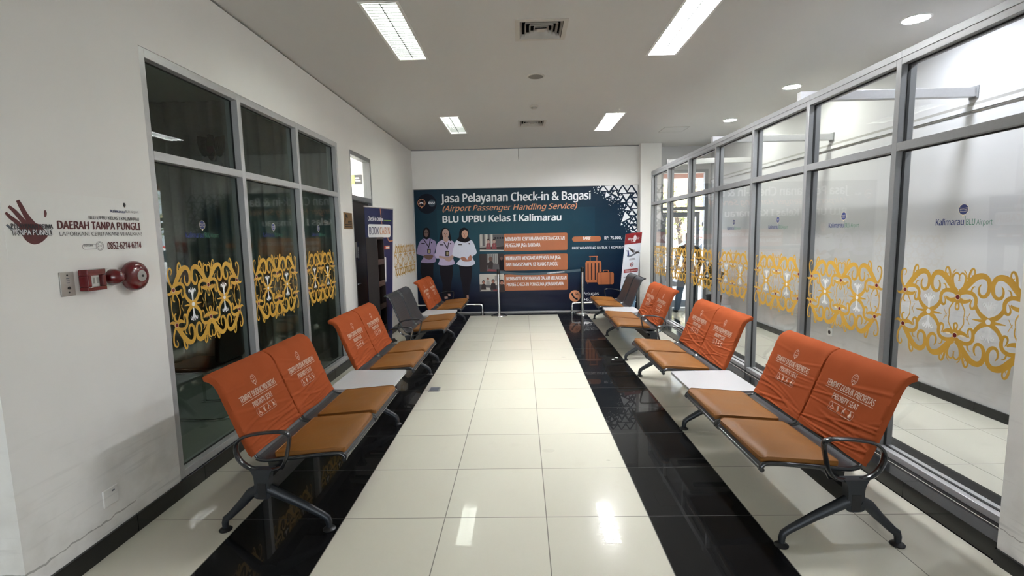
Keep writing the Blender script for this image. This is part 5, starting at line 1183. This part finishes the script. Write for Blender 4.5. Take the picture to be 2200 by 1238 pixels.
def skin(name, V, E_, matl, root=0, parent=None, sub=2):
    me = bpy.data.meshes.new(name); me.from_pydata([v[:3] for v in V], E_, []); o = bpy.data.objects.new(name, me); COL.objects.link(o)
    md = o.modifiers.new('skin', 'SKIN'); md.use_smooth_shade = True
    for i, v in enumerate(V):
        sv = me.skin_vertices[0].data[i]; r = v[3]; sv.radius = (r, v[4] if len(v) > 4 else r); sv.use_root = i == root
    s_ = o.modifiers.new('sub', 'SUBSURF'); s_.levels = sub; s_.render_levels = sub
    me.materials.append(matl)
    if parent is not None: o.parent = parent
    return o
def person():
    sk = mat('skin_tone', (.30, .16, .10), .5, 0, .06, 20)
    V = [(.02, 0, .90, .105, .085), (.02, .0, 1.06, .11, .085), (.02, .01, 1.22, .125, .09), (.02, .01, 1.33, .085, .07), (.02, .0, 1.40, .05), (.02, -.01, 1.47, .065, .075), (.02, -.01, 1.55, .078, .088), (.02, -.005, 1.61, .055, .062),
         (-.06, 0, .86, .085), (-.17, -.08, .47, .058), (-.235, -.14, .10, .038), (-.24, -.05, .04, .036), (-.24, .05, .03, .026),
         (.10, .02, .86, .085), (.15, .10, .47, .058), (.17, .17, .10, .038), (.17, .25, .04, .036), (.17, .33, .03, .026),
         (-.15, .01, 1.31, .055), (-.21, .02, 1.06, .042), (-.20, .09, .86, .031), (-.20, .11, .80, .028),
         (.19, .01, 1.31, .055), (.25, -.02, 1.06, .042), (.25, .02, .84, .031), (.25, .03, .78, .028)]
    E_ = [(0, 1), (1, 2), (2, 3), (3, 4), (4, 5), (5, 6), (6, 7), (0, 8), (8, 9), (9, 10), (10, 11), (11, 12), (0, 13), (13, 14), (14, 15), (15, 16), (16, 17), (3, 18), (18, 19), (19, 20), (20, 21), (3, 22), (22, 23), (23, 24), (24, 25)]
    for w_, sx in ((21, -1), (25, 1)):
        x, y, z = V[w_][:3]
        for k, (dx, L) in enumerate(((-.024, .055), (-.009, .068), (.006, .074), (.02, .066))):
            i = len(V); V.append((x+.006*sx, y+dx, z-.045, .0095)); V.append((x, y+dx*1.1, z-.045-L*.55, .0085)); V.append((x-.012*sx, y+dx*1.1, z-.045-L, .007)); E_ += [(w_, i), (i, i+1), (i+1, i+2)]
        i = len(V); V.append((x-.012*sx, y+.036, z-.02, .0105)); V.append((x-.016*sx, y+.046, z-.055, .0085)); E_ += [(w_, i), (i, i+1)]
    body = skin('person', V, E_, sk); body.location = (3.56, 10.02, 0)
    tag(body, 'person in dark shirt and dark jeans walking at the glass street door', 'person')
    jeans = mat('dark_jeans', (.005, .007, .012), .9, 0, .3, 60); shirt = mat('dark_shirt', (.006, .006, .008), .9, 0, .3, 30); hair = mat('black_hair', (.008, .007, .006), .5)
    tv = [V[0][:3]+(.125, .105), (.02, 0, 1.0, .125, .10)] ; e = [(0, 1)]
    for a in (8, 13):
        i = len(tv); tv += [V[a][:3]+(.105,), tuple((V[a][k]+V[a+1][k])/2 for k in range(3))+(.09,), V[a+1][:3]+(.075,), tuple((V[a+1][k]+V[a+2][k])/2 for k in range(3))+(.068,), V[a+2][:3]+(.060,), (V[a+2][0], V[a+2][1]+.01, .065, .058)]
        e += [(0, i), (i, i+1), (i+1, i+2), (i+2, i+3), (i+3, i+4), (i+4, i+5)]
    skin('trousers', tv, e, jeans, 0, body)
    sv = [(.02, 0, .88, .135, .11), (.02, 0, 1.06, .13, .105), (.02, .01, 1.22, .145, .11), (.02, .01, 1.33, .10, .085), (.02, .0, 1.375, .062)]; e = [(0, 1), (1, 2), (2, 3), (3, 4)]
    for a in (18, 22):
        i = len(sv); sv += [V[a][:3]+(.070,), V[a+1][:3]+(.058,), tuple(V[a+1][k]*.4+V[a+2][k]*.6 for k in range(3))+(.046,)]; e += [(3, i), (i, i+1), (i+1, i+2)]
    skin('shirt', sv, e, shirt, 0, body)
    skin('hair', [(.02, -.03, 1.50, .062, .06), (.02, -.03, 1.575, .082, .085), (.02, -.01, 1.635, .065, .07)], [(0, 1), (1, 2)], hair, 0, body)
    for a in (11, 16): skin('shoe', [(V[a][0], V[a][1]-.09, .045, .044), V[a][:2]+(.045, .044), (V[a+1][0], V[a+1][1]+.02, .034, .034)], [(0, 1), (1, 2)], K['blackp'], 1, body)
person()

asph = mat('street_paving', (.42, .41, .39), .85, 0, .12, 2)
m = MB(); m.box(-20, 40, 10.75, 70, -.20, -.06, asph); struct(m.build('street'))
m = MB(); m.box(2.0, 8.0, 10.75, 13.3, -.06, -.02, K['floor'] if False else mat('entrance_paving', (.50, .48, .44), .6, 0, .1, 3)); struct(m.build('pavement'))
er = mat('red_brown_fascia', (.30, .11, .07), .6, 0, .1, 4)
t = empty('entrance_canopy', (4.5, 13.0, 0), 'red brown canopy edge outside above the street door', 'canopy')
m = MB(); m.box(-4, 4, -.1, .1, 3.02, 3.22, er); m.build('fascia', t, bevel=.01)
m = MB(); m.box(-4, 4, -2.2, -.1, 3.14, 3.2, K['wplast']); m.build('roof_sheet', t)
m = MB()
for x in (-3.2, 3.6): m.tube([(x, 0, -.06), (x, 0, 3.02)], .06, K['alud'], 10)
m.build('post', t, 40)
# white car
t = empty('car', (6.3, 16.2, -.06), 'white car with a red roof stripe parked outside the street door', 'car')
cw = mat('white_car_paint', (.62, .63, .66), .2, 0, .02, coat=.6); cg = mat('car_window_glass', (.02, .03, .04), .08); cr = mat('red_car_stripe', (.45, .03, .03), .3)
f = lambda a, b, h: (a, h, b)
m = MB(); P = catmull([(-2.05, .35), (-2.1, .62), (-2.0, .82), (-1.3, .98), (-.85, 1.02), (1.9, 1.02), (2.05, .9), (2.08, .4), (1.9, .28), (-1.85, .28)], 4, True)
m.prism(P[::-1], -.85, .85, cw, f); m.build('body', t, 40, .05)
m = MB(); m.prism([(-1.0, 1.0), (-.35, 1.48), (1.45, 1.52), (1.85, 1.0)], -.72, .72, cw, f); m.build('cabin', t, 40, .05)
m = MB()
for s_ in (-1, 1):
    for l in ([(-.82, 1.06), (-.32, 1.40), (.18, 1.42), (.18, 1.06)], [(.26, 1.06), (.26, 1.42), (.95, 1.43), (.95, 1.06)], [(1.03, 1.06), (1.03, 1.43), (1.38, 1.43), (1.64, 1.06)]): m.prism(l, s_*.722-.004, s_*.722+.004, cg, f)
m.prism([(-.99, 1.04), (-.44, 1.45), (-.455, 1.465), (-1.005, 1.055)], -.62, .62, cg, f); m.build('window', t)
m = MB(); m.box(-.30, 1.45, -.70, .70, 1.50, 1.56, cr); m.build('roof_stripe', t, bevel=.02)
for x in (-1.3, 1.25):
    for s_ in (-.80, .80):
        m = MB(); m.lathe([(.20, -.1), (.31, -.09), (.33, -.05), (.33, .05), (.31, .09), (.20, .1)], (x, s_, .33), K['blackp'], 28, 'y'); m.lathe([(.19, -.105), (.19, .105)], (x, s_, .33), K['alu'], 20, 'y'); m.build('wheel', t, 40)
m = MB(); m.box(-2.06, -1.98, -.75, -.45, .62, .76, K['wvinyl']); m.box(-2.06, -1.98, .45, .75, .62, .76, K['wvinyl']); m.build('headlight', t, bevel=.02)
lg = foliage('yellow_green_leaves', (.12, .15, .04), (.42, .42, .16)); dg = foliage('street_tree_leaves', (.07, .09, .05), (.26, .28, .15)); bk = mat('tree_bark', (.12, .09, .07), .9, 0, .3, 12)
for (x, y, h, r, n, lm), lab in (((7.4, 22.0, 4.2, 1.9, 900, lg), 'yellow green street tree behind the white car'), ((13.5, 25.5, 5.0, 2.3, 1200, dg), 'darker leaning street tree seen through the street door')):
    t = empty('street_tree', (x, y, -.06), lab, 'tree', 'street trees outside the door')
    m = MB(); m.tube([(0, 0, 0), (-.15, 0, h*.4), (-.5, 0, h*.75), (-.7, .1, h)], [.13, .11, .08, .04], bk, 8); m.tube([(-.2, 0, h*.45), (.5, .2, h*.8), (.8, .2, h)], [.07, .05, .03], bk, 6); m.build('trunk', t, 50)
    m = MB(); leaf_cloud(m, (-.2, 0, h*.64), r, n, .12, lm, R, (1.2, 1, .8)); m.build('foliage', t)
t = empty('house', (11.0, 31.0, -.06), 'pale house with brown tiled roof across the street', 'house')
m = MB(); m.box(-7, 7, 0, 6, 0, 3.1, mat('house_plaster', (.55, .52, .46), .8)); m.build('wall', t)
rm, nt_, b_ = newmat('brown_roof_tiles'); N_ = NT(nt_); N_.put(b_.inputs['Base Color'], N_.mix(N_.noise(9, 4, N_.obj()), (.16, .09, .05), (.42, .27, .15))); b_.inputs['Roughness'].default_value = .8
m = MB(); m.prism([(-.6, 3.0), (6.6, 3.0), (3, 5.0)], -7.5, 7.5, rm, lambda a, b, h: (h, a, b)); m.build('roof', t)
m = MB()
for x in (-5.5, -3.4, 2, 5): m.box(x, x+1.1, -.05, 0, .9, 2.2, cg)
m.build('window', t)
t = empty('street_pole', (5.9, 19.5, -.06), 'leaning thin grey pole in the street behind the white car', 'pole')
m = MB(); m.tube([(0, 0, 0), (-.75, 0, 4.6)], .05, K['gplast'], 8); m.build('shaft', t, 40)
